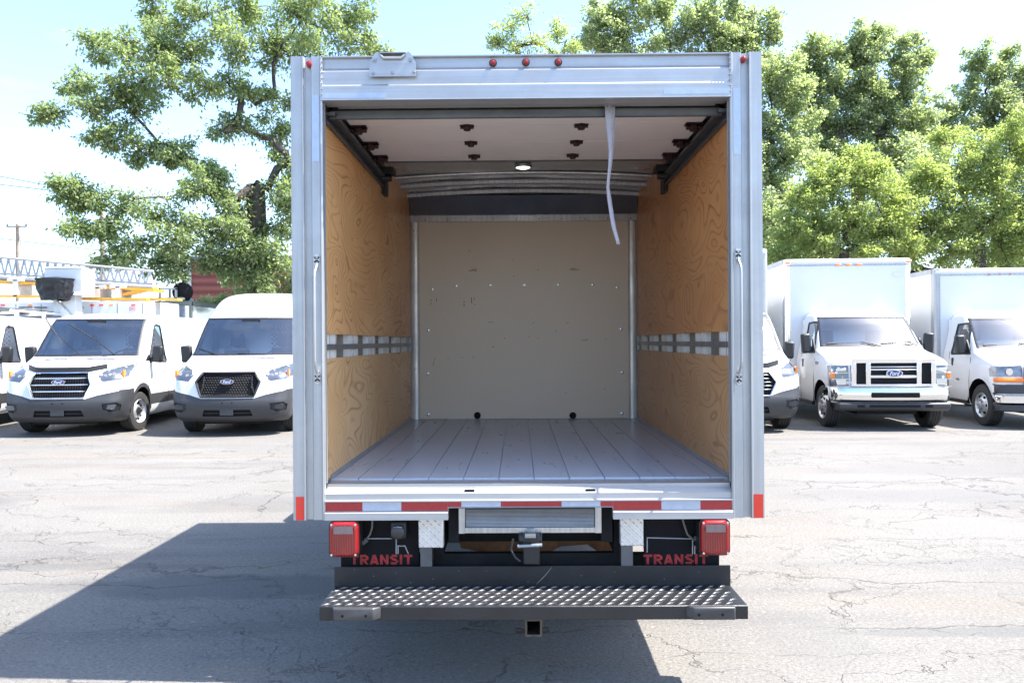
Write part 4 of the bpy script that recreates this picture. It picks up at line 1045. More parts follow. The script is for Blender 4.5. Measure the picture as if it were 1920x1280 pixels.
# sill
sz = [ZR(v) for v in (911, 917, 926, 937, 940, 958, 961, 974)]
cutL, cutR = XR(838), XR(1147)
def sill_prof(low):
    p_ = [(YR+.16, sz[0]-.012), (YR+.16, sz[0]), (YR+.045, sz[0]), (YR+.045, sz[1]+.004), (YR+.012, sz[2]), (YR+.012, sz[3]), (YR-.006, sz[3]-.003), (YR-.006, sz[4]), (YR+.004, sz[4]-.002), (YR+.004, sz[5] if low else ZR(951))]
    if low: p_ += [(YR-.004, sz[5]-.003), (YR-.010, sz[6]), (YR-.010, sz[7]), (YR+.04, sz[7]), (YR+.04, sz[0]-.012)]
    else: p_ += [(YR-.002, ZR(952.5)), (YR+.04, ZR(953.5)), (YR+.04, sz[0]-.012)]
    return p_
mb = MB(); mb.prism(sill_prof(True), 0, JL, cutL); mb.prism(sill_prof(False), 0, cutL, cutR); mb.prism(sill_prof(True), 0, cutR, JR)
sill = obj('sill', mb, ALUH)
segs = [(607, 677, 1), (677, 750, 0), (750, 863, 1), (863, 937, 0), (937, 1051, 1), (1051, 1124, 0), (1124, 1238, 1), (1238, 1311, 0), (1311, 1379, 1)]
for a, b_, r_ in segs:
    x0, x1 = max(XR(a), JL+.002), min(XR(b_)-.0008, JR-.002)
    mid = a > 800 and b_ < 1150
    if a < 838 < b_:
        tape(x0, cutL-.002, ZR(957.5), ZR(940.8), YR+.004, REDTAPE, sill); tape(cutL-.001, x1, ZR(950.5), ZR(940.8), YR+.004, REDTAPE, sill); continue
    if a < 1147 < b_:
        tape(x0, cutR+.001, ZR(950.5), ZR(940.8), YR+.004, REDTAPE, sill); tape(cutR+.002, x1, ZR(957.5), ZR(940.8), YR+.004, REDTAPE, sill); continue
    tape(x0, x1, ZR(950.5 if mid else 957.5), ZR(940.8), YR+.004, REDTAPE if r_ else SILTAPE, sill)
for px in (878, 1106): mb = MB(); mb.box(XR(px-9), XR(px+9), YR+.018, YR+.05, ZR(923.5), ZR(920)); obj('sill_slot', mb, BLACKM, sill)
# grab handles
for px, y0, y1, pp in ((594, 475, 718, pl_), (1384, 470, 724, pr_)):
    x = XR(px); z1, z0 = ZR(y0), ZR(y1); yb_ = YR+.003
    mb = MB(); mb.tube([(x, yb_-.004, z1-.045), (x, yb_-.012, z1-.058), (x, yb_-.045, z1-.085), (x, yb_-.05, z1-.11), (x, yb_-.05, z0+.11), (x, yb_-.045, z0+.085), (x, yb_-.012, z0+.058), (x, yb_-.004, z0+.045)], .0062, 10)
    h_ = obj('grab_handle', mb, ALU, pp, smooth=50)
    for z_ in (z1-.025, z0+.025):
        mb = MB(); mb.lathe([(.013, 0), (.013, -.005), (0, -.005)], (x, yb_, z_+.014), 1, 14); mb.lathe([(.013, 0), (.013, -.005), (0, -.005)], (x, yb_, z_-.014), 1, 14); mb.box(x-.013, x+.013, yb_-.005, yb_, z_-.014, z_+.014)
        e_ = obj('handle_foot', mb, ALUD, h_)
        mb = MB(); mb.lathe([(.006, 0), (.005, -.004), (0, -.005)], (x, yb_-.005, z_+.008), 1, 10); mb.lathe([(.006, 0), (.005, -.004), (0, -.005)], (x, yb_-.005, z_-.014), 1, 10); obj('handle_screw', mb, STEEL, h_)
# cargo bay
WL, WR = -.913, .998; YB = 6.72; ZF = .917; ZC = 2.80
np_ = 14; pw = .169
mb = MB(); xs0 = XR(863)-pw*5
mb.box(WL-.02, WR+.02, YR+.17, YB+.02, ZF-.03, ZF-.006)
k0 = WL
edges = [WL]+[x for x in [XR(863)+pw*i for i in range(-6, 12)] if WL+.03 < x < WR-.03]+[WR]
for a, b_ in zip(edges, edges[1:]): mb.box(a+.0026, b_-.0026, YR+.162, YB, ZF-.03, ZF+random.uniform(-.0006, .0006))
deck = obj('floor', mb, DECK)
mb = MB(); mb.box(WL-.02, WR+.02, YR+.17, YB+.02, ZF-.06, ZF-.032); obj('floor_underlay', mb, BLACKM, deck)
# wall lining: panels with a slot between
ZS0, ZS1 = 1.494, 1.612; ztrk = 2.655
sheets_l = [(YR+.043, 5.50), (5.503, YB-.01)]; sheets_r = [(YR+.043, 4.93), (4.933, YB-.01)]
for sg, X0, ml, mu, sh in ((-1, WL, PLYL2, PLYL, sheets_l), (1, WR, PLYR2, PLYR, sheets_r)):
    for a, b_ in sh:
        mb = MB(); mb.box(X0, X0+sg*.012, a, b_, ZF+.001, ZS0); obj('plywood_panel', mb, ml)
        mb = MB(); mb.box(X0, X0+sg*.012, a, b_, ZS1, ZC+.03); obj('plywood_panel', mb, mu)
    # slot: bright blocks, brown recess, tie rail
    mb = MB(); mb.box(X0+sg*.050, X0+sg*.056, YR+.043, YB, ZF, ZC+.05); obj('shaded_recess', mb, mat('stud_shade_brown', (.30, .26, .22), .5, var=.2))  # brown backing paints in the shaded sides of the studs
    for y in (3.80, 4.345, 4.89, 5.43, 5.97, 6.47):
        mb = MB(); y1_ = min(y+(.235 if y < 6.4 else .16), YB-.03); mb.box(X0+sg*.0165, X0+sg*.0485, y, y1_, ZF+.002, ZC)
        so_ = obj('backlit_block', mb, mat('backlit_white', (.86, .85, .82), .45, var=.06))  # near-white block stands in for backlit skin between studs
        mb = MB(); mb.box(X0+sg*.0128, X0+sg*.0162, y+.09, y+.097, ZF+.002, ZC); mb.box(X0+sg*.0128, X0+sg*.0162, y1_-.012, y1_, ZF+.002, ZC); obj('stud_flange', mb, mat('stud_grey', (.5, .49, .46), .5, .2), so_)
    mb = MB(); zz = (ZS0+ZS1)/2-.004; mb.box(X0+sg*.001, X0+sg*.006, YR+.043, YB-.01, zz-.014, zz+.014); mb.box(X0+sg*.006, X0+sg*.012, YR+.043, YB-.01, zz-.012, zz-.008)
    obj('tie_down_rail', mb, STEEL)
    mb = MB(); mb.prism([(X0-sg*.001, ZF+.001), (X0-sg*.018, ZF+.001), (X0-sg*.001, ZF+.018)], 1, YR+.17, YB-.01); obj('floor_edge_trim', mb, mat('trim_grey', (.3, .31, .33), .5, .3, var=.2), deck)
# front bulkhead with cover strips, bolts and scupper caps
bx0, bx1 = XR(787, YB), XR(1178, YB); bz1 = ZR(417, YB)
mb = MB(); mb.box(bx0, bx1, YB-.014, YB, ZF+.004, bz1); bulk = obj('bulkhead_panel', mb, BEIGE)
mb = MB(); mb.box(WL-.02, WR+.02, YB+.002, YB+.03, ZF, ZC+.05); obj('front_wall', mb, WHITE2)
n = 8
for xa_, xb_ in ((WL+.002, bx0-.001), (bx1+.001, WR-.002)):
    poly = [(xa_+(xb_-xa_)*i/n, YB-.001-.016*math.sin(PI*i/n)**.6 if 0 < i < n else YB-.001) for i in range(n+1)]
    mb = MB(); mb.prism(poly, 2, ZF+.002, ZR(417, YB)); obj('corner_trim', mb, ALUT, bulk, smooth=50)
mb = MB(); mb.box(WL+.002, WR-.002, YB-.030, YB-.015, ZR(417, YB)+.001, ZR(405.5, YB)); mb.prism([(YB-.030, ZR(405.5, YB)), (YB-.036, ZR(404, YB)), (YB-.02, ZR(404, YB)), (YB-.015, ZR(405.5, YB))], 0, WL+.002, WR-.002)
tr = obj('top_rail', mb, ALUD, bulk)
mb = MB()
for i in range(10): mb.lathe([(.006, 0), (.004, -.004), (0, -.005)], (WL+.13+i*.192, YB-.030, ZR(413, YB)), 1, 8)
obj('rail_rivet', mb, DSTEEL, tr)
for i, (px, py) in enumerate([(810, 542), (855, 535.5), (919, 534.5), (983, 534), (1047, 533.5), (1111, 533.5), (1156.5, 539), (803, 619), (1164, 616.5), (802, 700), (1166, 698), (803, 776.5), (1166, 774.5)]):
    p_ = P(px, py, YB-.014); r_ = .0145
    mb = MB(); mb.lathe([(r_, 0), (r_, -.002), (r_*.6, -.003)], (p_.x, YB-.014, p_.z), 1, 14); w_ = obj('bolt', mb, STEEL, bulk, smooth=40)
    mb = MB(); mb.lathe([(r_*.6, -.003), (r_*.55, -.009), (0, -.010)], (p_.x, YB-.014, p_.z), 1, 6); obj('bolt_head', mb, mat('bright_bolt', (.6, .6, .58), .25, .9), w_)
for px in (895, 1074):
    p_ = P(px, 778.5, YB-.014); mb = MB(); mb.lathe([(.029, 0), (.029, -.004), (.022, -.006), (0, -.006)], (p_.x, YB-.014, p_.z), 1, 24); obj('drain_cap', mb, BLACKM, bulk, smooth=40)
mb = MB()   # gouges in the bulkhead paint
for px, py, w_, h_ in ((818, 562, 1, 6), (808, 563, 1.6, 2), (808, 569, 1.6, 2), (884, 563, 1.2, 11), (889, 560, .9, 6), (870, 566, 1.2, 4), (870, 572, 1.4, 4), (890, 571, 1.5, 1.5), (814, 676, .6, 12), (812, 683, .6, 6), (1094, 638, 7, .8), (1100, 637, 6, .8), (880, 470, 1.5, 1.5), (962, 488, 2, 1), (963, 518, 1.5, 1.5), (946, 634, 1.5, 1.5), (992, 631, 1.5, 1.5), (1009, 634, 1.5, 1.5), (840, 671, 1.5, 1.5), (866, 670, 1.5, 1.5), (887, 669, 1.5, 1.5), (1061, 737, 1.5, 1.5), (1134, 729, 1.5, 1.5), (1009, 506, 3, 1), (925, 650, 4, 1), (1053, 486, 1, 1), (1136, 636, 1.5, 1.5), (920, 604, 10, .6), (1064, 605, 6, .6), (1000, 605, 4, .6), (1042, 620, 1, 3)):
    p_ = P(px, py, YB-.014); s_ = (YB)/F
    mb.obox((p_.x, YB-.0142, p_.z), (w_*s_, .0008, h_*s_), (0, R(random.uniform(-12, 12)), 0))
obj('paint_gouge', mb, mat('gouge_brown', (.07, .05, .04), .8), bulk)
# sloping dark panel over the bulkhead and ribbed metal roof
mb = MB(); mb.prism([(YB-.036, ZR(404, YB)+.001), (YB-.028, ZR(404, YB)+.001), (YB-.10, ZC-.01), (YB-.115, ZC-.018)], 0, WL+.003, WR-.003); obj('upper_bulkhead', mb, mat('dark_grey_sheet', (.13, .13, .135), .25, .5, var=.2, vscale=5))
def roofz(x, y): return ZC+.035*(1-((x-.043)/.96)**2)+.006*noise.noise(Vector((x*2.2, y*3.5, 0)))
mb = MB(); mb.grid(lambda u, v: (WL+(WR-WL)*u, YR+.12+(YB-YR-.10)*v, roofz(WL+(WR-WL)*u, YR+.12+(YB-YR-.10)*v)), 40, 60)
roof = obj('roof_sheet', mb, ALUB, smooth=60)
for y_, h_ in ((5.36, .022), (5.95, .010), (6.22, .030), (6.60, .034)):
    mb = MB()
    vs = []; nn = 24
    for i in range(nn+1):
        x = WL+(WR-WL)*i/nn; z = ZC+.035*(1-((x-.043)/.96)**2)-.004
        for dy, dz_ in ((-.05, .0), (-.028, -h_*.25), (-.026, -h_), (.026, -h_), (.028, -h_*.25), (.05, 0)): vs.append((x, y_+dy, z+dz_))
    mb.add(vs, [(i*6+j, i*6+j+1, i*6+j+7, i*6+j+6) for i in range(nn) for j in range(5)]); obj('roof_bow', mb, ALUD, roof, smooth=30)
mb = MB(); lz = roofz(.04, 5.70)-.012; mb.lathe([(.062, .004), (.062, -.010), (.052, -.014), (.050, -.010)], (XR(983, 5.70), 5.70, lz), 2, 28); la = obj('ceiling_lamp', mb, ALUD, roof, smooth=40)
mb = MB(); mb.lathe([(.049, -.010), (.035, -.016), (0, -.018)], (XR(983, 5.70), 5.70, lz), 2, 28); obj('lamp_lens', mb, mat('lit_led_lens', (.9, .9, .9), .3, emit=(1, .98, .94, 2.0)), la, smooth=60)
# box outside: side skins, roof, front cap (seen from the side)
mb = MB()
mb.box(XL, WL-.058, YR+.30, YB+.12, .75, zt-.03); mb.box(WR+.058, XRt, YR+.30, YB+.12, .75, zt-.03); mb.box(XL, XRt, YB+.05, YB+.13, .75, zt-.03)
mb.box(XL+.01, XRt-.01, YR+.06, YB+.13, zt-.03, zt-.012)
obj('box_shell', mb, WHITE2)
# roll-up door stored under the roof
ZD = 2.69; dy0 = YR+.13
mb = MB(); mb.prism([(dy0, ZR(191)), (dy0+.025, ZR(191)), (dy0+.06, ZD+.03), (dy0+.09, ZD-.004), (dy0+.03, ZR(205)), (dy0+.012, ZR(207)), (dy0, ZR(206))], 0, JL+.004, JR-.004)
door = obj('roll_up_door', mb, aluminium('door_rail_metal', (.13, .13, .13), .5, .5, 0, .5))
pan = [(3.83, 4.125), (4.13, 4.465), (4.47, 4.785), (4.79, 4.93)]
pnl = []
for a, b_ in pan:
    mb = MB(); mb.box(WL+.05, WR-.05, a+.0015, b_-.0015, ZD, ZD+.02); pnl.append(obj('door_panel', mb, DOORP, door))
mb = MB(); mb.box(WL+.05, WR-.05, 4.932, 4.948, ZD-.006, ZD+.022); obj('door_top_rail', mb, DSTEEL, door)
RB = mat('rusty_hinge', (.035, .014, .012), .55, .4, var=.5, vscale=40)
for k, (y_, p_) in enumerate(((4.128, pnl[0]), (4.468, pnl[1]), (4.788, pnl[2]))):
    for x_ in (-.262, .330):
        mb = MB(); mb.lathe([(.030, .0), (.030, -.006), (.012, -.012), (0, -.012)], (x_, y_, ZD), 2, 8); mb.lathe([(.022, -.010), (.018, -.026), (0, -.028)], (x_, y_, ZD), 2, 8); mb.box(x_-.036, x_+.036, y_-.020, y_+.020, ZD-.006, ZD-.0005); mb.tube([(x_-.035, y_, ZD-.010), (x_+.035, y_, ZD-.010)], .008, 6)
        obj('hinge', mb, RB, p_)
    for sg, x_ in ((-1, WL+.085), (1, WR-.085)):
        mb = MB(); mb.box(x_-.045, x_+.045, y_-.03, y_+.03, ZD-.008, ZD-.0005); mb.tube([(x_-.04, y_, ZD-.02), (x_+.045, y_, ZD-.02)], .013, 8); mb.cyl((x_, y_, ZD-.01), .024, -.028, .0, 2, 10)
        obj('roller_hinge', mb, RB, p_)
for sg, X0 in ((-1, WL), (1, WR)):
    x0, x1 = X0-sg*.003, X0-sg*.050
    mb = MB(); mb.box(x0, X0-sg*.006, YR+.10, 5.42, 2.615, 2.72); mb.box(X0-sg*.006, x1, YR+.10, 5.42, 2.70, 2.72); mb.box(X0-sg*.006, x1, YR+.10, 5.30, 2.645, 2.66); mb.box(X0-sg*.003, X0-sg*.02, YR+.10, 5.42, 2.605, 2.615)
    obj('door_track', mb, DSTEEL)
    mb = MB(); mb.box(X0-sg*.006, X0-sg*.11, 5.12, 5.24, 2.66, 2.70); mb.cyl((X0-sg*.06, 5.18, 2.64), .025, -.03, .03, 0, 10); mb.box(X0-sg*.004, X0-sg*.03, 5.30, 5.42, 2.56, 2.70); obj('track_end_bracket', mb, PLAST)
    mb = MB(); mb.box(X0-sg*.002, (JL if sg < 0 else JR)+0*sg, YR+.0345, YR+.042, ZF, 2.70); obj('jamb_lining', mb, ALU)
    # vertical track guide just inside the post
    xi = JL if sg < 0 else JR
    mb = MB(); mb.box(xi+sg*.001, xi-sg*.003, YR+.0345, YR+.046, ZF, 2.70); obj('jamb_lip', mb, ALU)
# pull strap
cl = [(1143, 197, 19), (1144, 225, 19), (1145, 255, 14), (1145, 285, 9), (1143, 310, 7), (1140, 335, 5.5), (1139, 352, 6), (1142, 372, 8), (1146, 398, 8), (1150, 425, 8), (1155, 445, 7), (1158.5, 459, 6.5)]
vs = []; Yst = YR+.10
for i, (px, py, wd) in enumerate(cl):
    p_ = P(px, py, Yst); s_ = Yst/F; tw = .25+1.1*math.sin(PI*min(1, i/6)) if i < 6 else .9-.12*(i-6)
    for q_, d in ((-1, 0), (1, 0)):
        vs.append((p_.x+q_*wd*s_/2, Yst+q_*.012*math.sin(tw)+.01*math.sin(i), p_.z))
mb = MB(); mb.add(vs, [(2*i, 2*i+1, 2*i+3, 2*i+2) for i in range(len(cl)-1)]); st_ = obj('pull_strap', mb, mat('grey_webbing', (.36, .34, .37), .7, var=.15, vscale=60, bump=.4, bscale=400), door, solid=.003, smooth=60)
mb = MB(); p_ = P(1143, 199, Yst)
for dx in (-.012, .014): mb.lathe([(.004, 0), (.003, -.003), (0, -.004)], (p_.x+dx, Yst-.006, p_.z-.004), 1, 8)
obj('strap_rivet', mb, DSTEEL, st_)

# ---- under the sill
YF = YR+.10
def flap(px0, px1, py0, py1):
    mb = MB(); mb.box(XR(px0, YF), XR(px1, YF), YF, YF+.010, ZR(py1, YF), ZR(py0, YF)); return obj('mud_flap', mb, FLAPM)
fl = flap(636, 783, 972, 1064); fr_ = flap(1205, 1345, 970, 1063)
LINE = mat('flap_white_print', (.42, .42, .43), .6)
def lines(pls, par):
    for pl in pls:
        mb = MB(); pts = [P(px, py, YF-.001) for px, py in pl]
        for a, b_ in zip(pts, pts[1:]):
            d = (b_-a).normalized()*.003; mb.tube([a-d, b_+d], .0026, 4)
        obj('line_mark', mb, LINE, par)
lines([[(684, 1010), (742.5, 1009.5), (742.5, 1037)], [(746, 1037), (746, 1023.5), (759, 1023.5), (765, 1037)]], fl)
lines([[(1213, 1033), (1213, 1007), (1298, 1009), (1298, 1036)], [(1302, 1036), (1302, 1023), (1312, 1023), (1317, 1036)]], fr_)
GL = {'T': (1.0, [[(0, .87), (1, .87)], [(.5, .74), (.5, 0)]]),
      'R': (1.0, [[(.16, 0), (.16, 1)], [(.32, .88), (.74, .88)], [(.32, .46), (.74, .46)], [(.85, .80), (.85, .54)], [(.52, .38), (.88, 0)], [(.72, .90), (.87, .74)], [(.72, .44), (.87, .60)]]),
      'A': (1.05, [[(.14, 0), (.50, 1)], [(.91, 0), (.55, 1)], [(.30, .26), (.76, .26)]]),
      'N': (1.0, [[(.15, 0), (.15, 1)], [(.85, 0), (.85, 1)], [(.20, .88), (.80, .12)]]),
      'S': (.95, [[(.20, .88), (.88, .88)], [(.15, .82), (.15, .62)], [(.18, .60), (.80, .42)], [(.84, .40), (.84, .20)], [(.08, .12), (.80, .12)]]),
      'I': (.38, [[(.19, 0), (.19, 1)]])}
def block_text(mb, txt, x, y, z, w_, h_):
    adv = [GL[c][0]+.16 for c in txt]; tot = sum(adv)-.16; k = w_/tot; cx = x-w_/2; n = 0
    for c, a_ in zip(txt, adv):
        for (x0, z0), (x1, z1) in GL[c][1]:
            p = Vector((cx+x0*k, 0, z+(z0-.5)*h_)); q = Vector((cx+x1*k, 0, z+(z1-.5)*h_)); d = (q-p).normalized()
            horiz = abs(d.x) > abs(d.z); hw = Vector((0, 0, .125*h_)) if horiz else Vector((.15*k, 0, 0)); yy = y-.00012*(n % 5); n += 1
            mb.add([tuple(v+Vector((0, yy, 0))) for v in (p-hw, q-hw, q+hw, p+hw)], [(0, 1, 2, 3)])
        cx += a_*k
LET = mat('faded_red_print', (.33, .018, .018), .6, var=.6, vscale=35)
for cx_, cy_, w_, par in ((714.5, 1049, 117, fl), (1266.5, 1047, 121, fr_)):
    mb = MB(); p_ = P(cx_, cy_, YF-.0015); block_text(mb, 'TRANSIT', p_.x, YF-.0012, p_.z, w_*YF/F, 18.5*YF/F); obj('flap_lettering', mb, LET, par)
def tail_light(cx_, cy_):
    p_ = P(cx_, cy_, YR-.01); x, z = p_.x, p_.z; hw, hh = .067, .080
    def rr(k, a, b_, n_=6):
        r_ = .026; o = []
        for qx, qz, s in ((1, 1, 0), (-1, 1, 1), (-1, -1, 2), (1, -1, 3)):
            for i in range(n_+1):
                t_ = PI/2*(s+i/n_); o.append((x+qx*(a-r_)+r_*math.cos(t_)+0, z+qz*(b_-r_)+r_*math.sin(t_)))
        return o
    # housing
    mb = MB(); mb.prism(rr(0, hw+.004, hh+.004), 1, YR-.005, YR+.07); ho = obj('tail_light', mb, PLAST)
    o1, o2 = rr(0, hw, hh), rr(0, hw-.014, hh-.012); n_ = len(o1)
    mb = MB(); mb.add([(a, YR-.006, b_) for a, b_ in o1]+[(a, YR-.022, b_) for a, b_ in rr(0, hw-.004, hh-.004)]+[(a, YR-.026, b_) for a, b_ in o2], [(i, (i+1) % n_, n_+(i+1) % n_, n_+i) for i in range(n_)]+[(n_+i, n_+(i+1) % n_, 2*n_+(i+1) % n_, 2*n_+i) for i in range(n_)])
    obj('lens_rim', mb, REDSHELL, ho, smooth=50)
    mb = MB(); mb.add([(a, YR-.0255, b_) for a, b_ in o2], [tuple(range(n_))]); obj('lens', mb, REDLENS, ho, normals=False)
    mb = MB(); mb.prism([(x-.044, z+.028), (x+.044, z+.028), (x+.044, z+.058), (x+.036, z+.062), (x-.036, z+.062), (x-.044, z+.058)], 1, YR-.029, YR-.0257); obj('reverse_lens', mb, CLEARLENS, ho)
    mb = MB()
    for sx in (-1, 1):
        for sz_ in (-1, 1): mb.lathe([(.0055, 0), (.005, -.004), (0, -.005)], (x+sx*(hw-.012), YR-.024, z+sz_*(hh-.011)), 1, 10)
    obj('lens_screw', mb, mat('bright_bolt', (.6, .6, .58), .25, .9), ho, smooth=40)
    mb = MB(); mb.box(x-.03, x+.03, YR+.05, YF-.001, z-.03, z+.03); obj('lamp_bracket', mb, CHASSIS, ho)
tail_light(644.5, 1011); tail_light(1339.5, 1006)
# trailer socket, hanging wires
p_ = P(747, 995, YR+.05)
mb = MB(); mb.box(p_.x-.038, p_.x+.038, p_.y-.012, p_.y+.045, p_.z-.038, p_.z+.045); so = obj('trailer_socket', mb, PLAST, bevel=.01)
mb = MB(); mb.lathe([(.031, 0), (.031, -.02), (.026, -.024), (0, -.024)], (p_.x, p_.y-.012, p_.z-.002), 1, 20); obj('socket_lid', mb, mat('socket_lid_black', (.03, .03, .032), .35), so, smooth=40)
mb = MB(); mb.tube([(p_.x-.02, p_.y-.03, p_.z+.022), (p_.x+.0, p_.y-.036, p_.z+.026), (p_.x+.02, p_.y-.03, p_.z+.022)], .003, 6); obj('socket_spring', mb, STEEL, so)
mb = MB()
for pts in ([(698, 970), (697, 990), (693, 1002), (686, 1012)], [(1278, 968), (1283, 985), (1288, 1000), (1300, 1012)]):
    mb.tube([P(a, b_, YR+.07) for a, b_ in pts], .005, 6)
obj('wire', mb, mat('wire_brown', (.16, .14, .11), .6))
mb = MB(); q_ = P(684, 1015, YR+.065); mb.obox(q_, (.018, .02, .03), (0, R(50), 0)); q_ = P(1303, 1008, YR+.065); mb.obox(q_, (.018, .02, .02), (0, R(20), 0)); obj('wire_plug', mb, DSTEEL)
# diamond plate pads
DP = mat('bright_tread_plate', (.66, .65, .63), .3, .55, var=.15, vscale=20)
for px0, px1, py0, py1 in ((782, 829, 973, 1027), (1160.5, 1204, 971, 1025)):
    y = YR+.035; x0, x1, z0, z1 = XR(px0, y), XR(px1, y), ZR(py1, y), ZR(py0, y)
    mb = MB(); mb.box(x0, x1, y, y+.05, z0, z1); o_ = obj('tread_plate_pad', mb, DP, bevel=.004)
    mb = MB(); k = 0
    for j in range(9):
        for i in range(7):
            cx_, cz_ = x0+.008+i*.018+(j % 2)*.0, z0+.008+j*.0165
            if cx_ > x1-.008 or cz_ > z1-.008: continue
            a_ = R(45) if (i+j) % 2 else R(-45)
            if (i+j) % 2 == 0: continue
            a_ = R(35)
            d = Vector((math.cos(a_), 0, -math.sin(a_)))*.011; c_ = Vector((cx_, y-.0005, cz_))
            mb.tube([c_-d, c_-d*.5, c_+d*.5, c_+d], [.0004, .0022, .0022, .0004], 6)
    obj('tread_lug', mb, mat('bright_bolt', (.6, .6, .58), .25, .9), o_)
    mb = MB(); mb.box(x0+.006, x0+.060, y+.02, y+.07, ZR(1064, y), z0); obj('pad_bracket', mb, DSTEEL)
# stowed slide-out ramp under the floor
y = YR+.055
mb = MB(); mb.box(XR(870, y), XR(1113, y), y+.008, y+1.6, ZR(989, y), ZR(955, y)); ramp = obj('slide_out_ramp', mb, DSTEEL)
mb = MB()
nz = 13
for i in range(nz):
    z = ZR(988, y)+(ZR(957, y)-ZR(988, y))*i/(nz-1); mb.tube([(XR(871, y), y+.006, z), (XR(1112, y), y+.006, z)], .0026, 6)
obj('ramp_rib', mb, aluminium('ramp_rib_metal', (.5, .5, .49), .38, .75, 0, .4), ramp)
mb = MB(); mb.box(XR(858, y), XR(869.5, y), y-.004, y+1.6, ZR(1000, y), ZR(953, y)); mb.box(XR(1113.5, y), XR(1125, y), y-.004, y+1.6, ZR(1000, y), ZR(951, y)); mb.box(XR(870, y), XR(1113, y), y-.006, y+.05, ZR(999, y), ZR(989.3, y))
obj('ramp_guide', mb, ALUD, ramp)
for a_, b_ in ((838, 857), (1126, 1147)): mb = MB(); mb.box(XR(a_, y), XR(b_, y), y+.03, y+1.0, ZR(1020, y), ZR(953, y)); obj('ramp_hanger', mb, CHASSIS)
mb = MB(); mb.box(XR(985, y), XR(1000, y), y-.02, y+.01, ZR(1004, y), ZR(990, y)); mb.box(XR(979, y), XR(1003, y), y-.03, y-.01, ZR(1004, y), ZR(998, y)); obj('ramp_latch', mb, STEEL, ramp, bevel=.003)
# tow hook block
y = YR-.01
mb = MB(); mb.box(XR(978, y), XR(1010, y), y+.02, y+.12, ZR(1062, y), ZR(1004, y)); mb.cyl((XR(992, y), y+.05, ZR(1016, y)), .030, -.055, .055, 0, 16); tb = obj('hitch_block', mb, BLACK, bevel=.006)
mb = MB(); mb.tube([(XR(968, y), y+.0, ZR(1025, y)), (XR(1014, y), y, ZR(1022.5, y))], .009, 10); mb.box(XR(982, y), XR(1002, y), y-.01, y+.03, ZR(1008, y), ZR(1003, y)); obj('hitch_pin', mb, STEEL, tb, smooth=50)
mb = MB(); mb.tube([P(962, 1010, y), P(958, 1030, y), P(966, 1045, y), P(975, 1052, y)], .006, 6); obj('hitch_cable', mb, PLAST, tb)
# bumper step
y0, y1 = 3.43, 3.715; zs = ZR(1137.5, y0); x0, x1 = XR(594, y0), XR(1398.5, y0); z0 = ZR(1163, y0)
mb = MB(); mb.box(x0, x1, y0, y0+.006, z0, zs); mb.box(x0, x1, y0+.006, y1, zs-.006, zs); mb.box(x0, x0+.006, y0+.006, y1, z0+.01, zs-.006); mb.box(x1-.006, x1, y0+.006, y1, z0+.01, zs-.006)
stp = obj('step_bumper', mb, BLACK, bevel=.003)
mb = MB(); mb.box(x0+.0, x1-.0, y1-.001, y1+.008, zs-.005, ZR(1062, y1)); obj('bumper_back_plate', mb, BLACK, stp, bevel=.002)
mb = MB(); a_, b_ = P(1006, 1094, y1-.002), P(1035, 1062, y1-.002); mb.tube([a_, a_.lerp(b_, .5)+Vector((.004, 0, 0)), b_], [.0006, .0012, .0005], 4)
for px, py in ((664, 1068), (700, 1080), (742, 1074), (812, 1085), (860, 1070), (912, 1070), (1090, 1078), (1152, 1071), (1245, 1084), (1310, 1070), (770, 1092), (990, 1090)):
    q_ = P(px, py, y1-.002); mb.obox(q_, (.0026, .001, .002))
obj('paint_scratch', mb, mat('scratch_grey', (.35, .34, .32), .6), stp)
WORN = mat('worn_tread_steel', (.11, .112, .116), .36, .6, var=.45, vscale=25)
mb = MB(); nr = 6; ncx = 35
for j in range(nr):
    for i in range(ncx):
        cx_ = x0+.022+(x1-x0-.044)*(i+(.5 if j % 2 else 0))/ncx; cy_ = y0+.028+(y1-y0-.05)*j/(nr-1)
        if cx_ > x1-.015: continue
        a_ = R(38) if j % 2 else R(38); d = Vector((math.cos(a_), math.sin(a_)*.85, 0))*.027; c_ = Vector((cx_, cy_, zs))
        mb.tube([c_-d, c_-d*.55+Vector((0,0,.001)), c_+Vector((0,0,.001)), c_+d*.55+Vector((0,0,.001)), c_+d], [.0006, .0052, .0070, .0052, .0006], 7)
tag(obj('tread_lug', mb, WORN, stp, smooth=60))
for px0, px1 in ((619, 711), (1281, 1374)):
    xa_, xb_ = XR(px0, y0), XR(px1, y0)
    sgn = -1 if px0 < 900 else 1
    zA, zB = ZR(1140.5, y0-.032), ZR(1164.5, y0-.032)
    mb = MB(); mb.prism([(xa_, y0), (xa_+.012, y0-.032), (xb_-.030, y0-.032), (xb_, y0)] if sgn < 0 else [(xa_, y0), (xa_+.030, y0-.032), (xb_-.006, y0-.032), (xb_, y0)], 2, zB, zA); o_ = obj('rubber_dock_bumper', mb, mat('rubber_block', (.045, .045, .047), .42, var=.2, vscale=30), stp, bevel=.006)
    mb = MB(); cxm = (xa_+xb_)/2
    for dx in (-.055, .045): mb.cyl((cxm+dx, y0-.0325, (zA+zB)/2-.004), .006, -.001, .002, 1, 12)
    obj('bumper_bolt_hole', mb, BLACKM, o_)
mb = MB(); xx0, xx1 = XR(981, 3.51), XR(1013, 3.51); zz0, zz1 = ZR(1194, 3.51), ZR(1161, 3.51); t_ = .009
for a in ((xx0, xx0+t_, zz0, zz1), (xx1-t_, xx1, zz0, zz1), (xx0+t_, xx1-t_, zz0, zz0+t_), (xx0+t_, xx1-t_, zz1-t_, zz1)): mb.box(a[0], a[1], 3.51, 3.95, a[2], a[3])
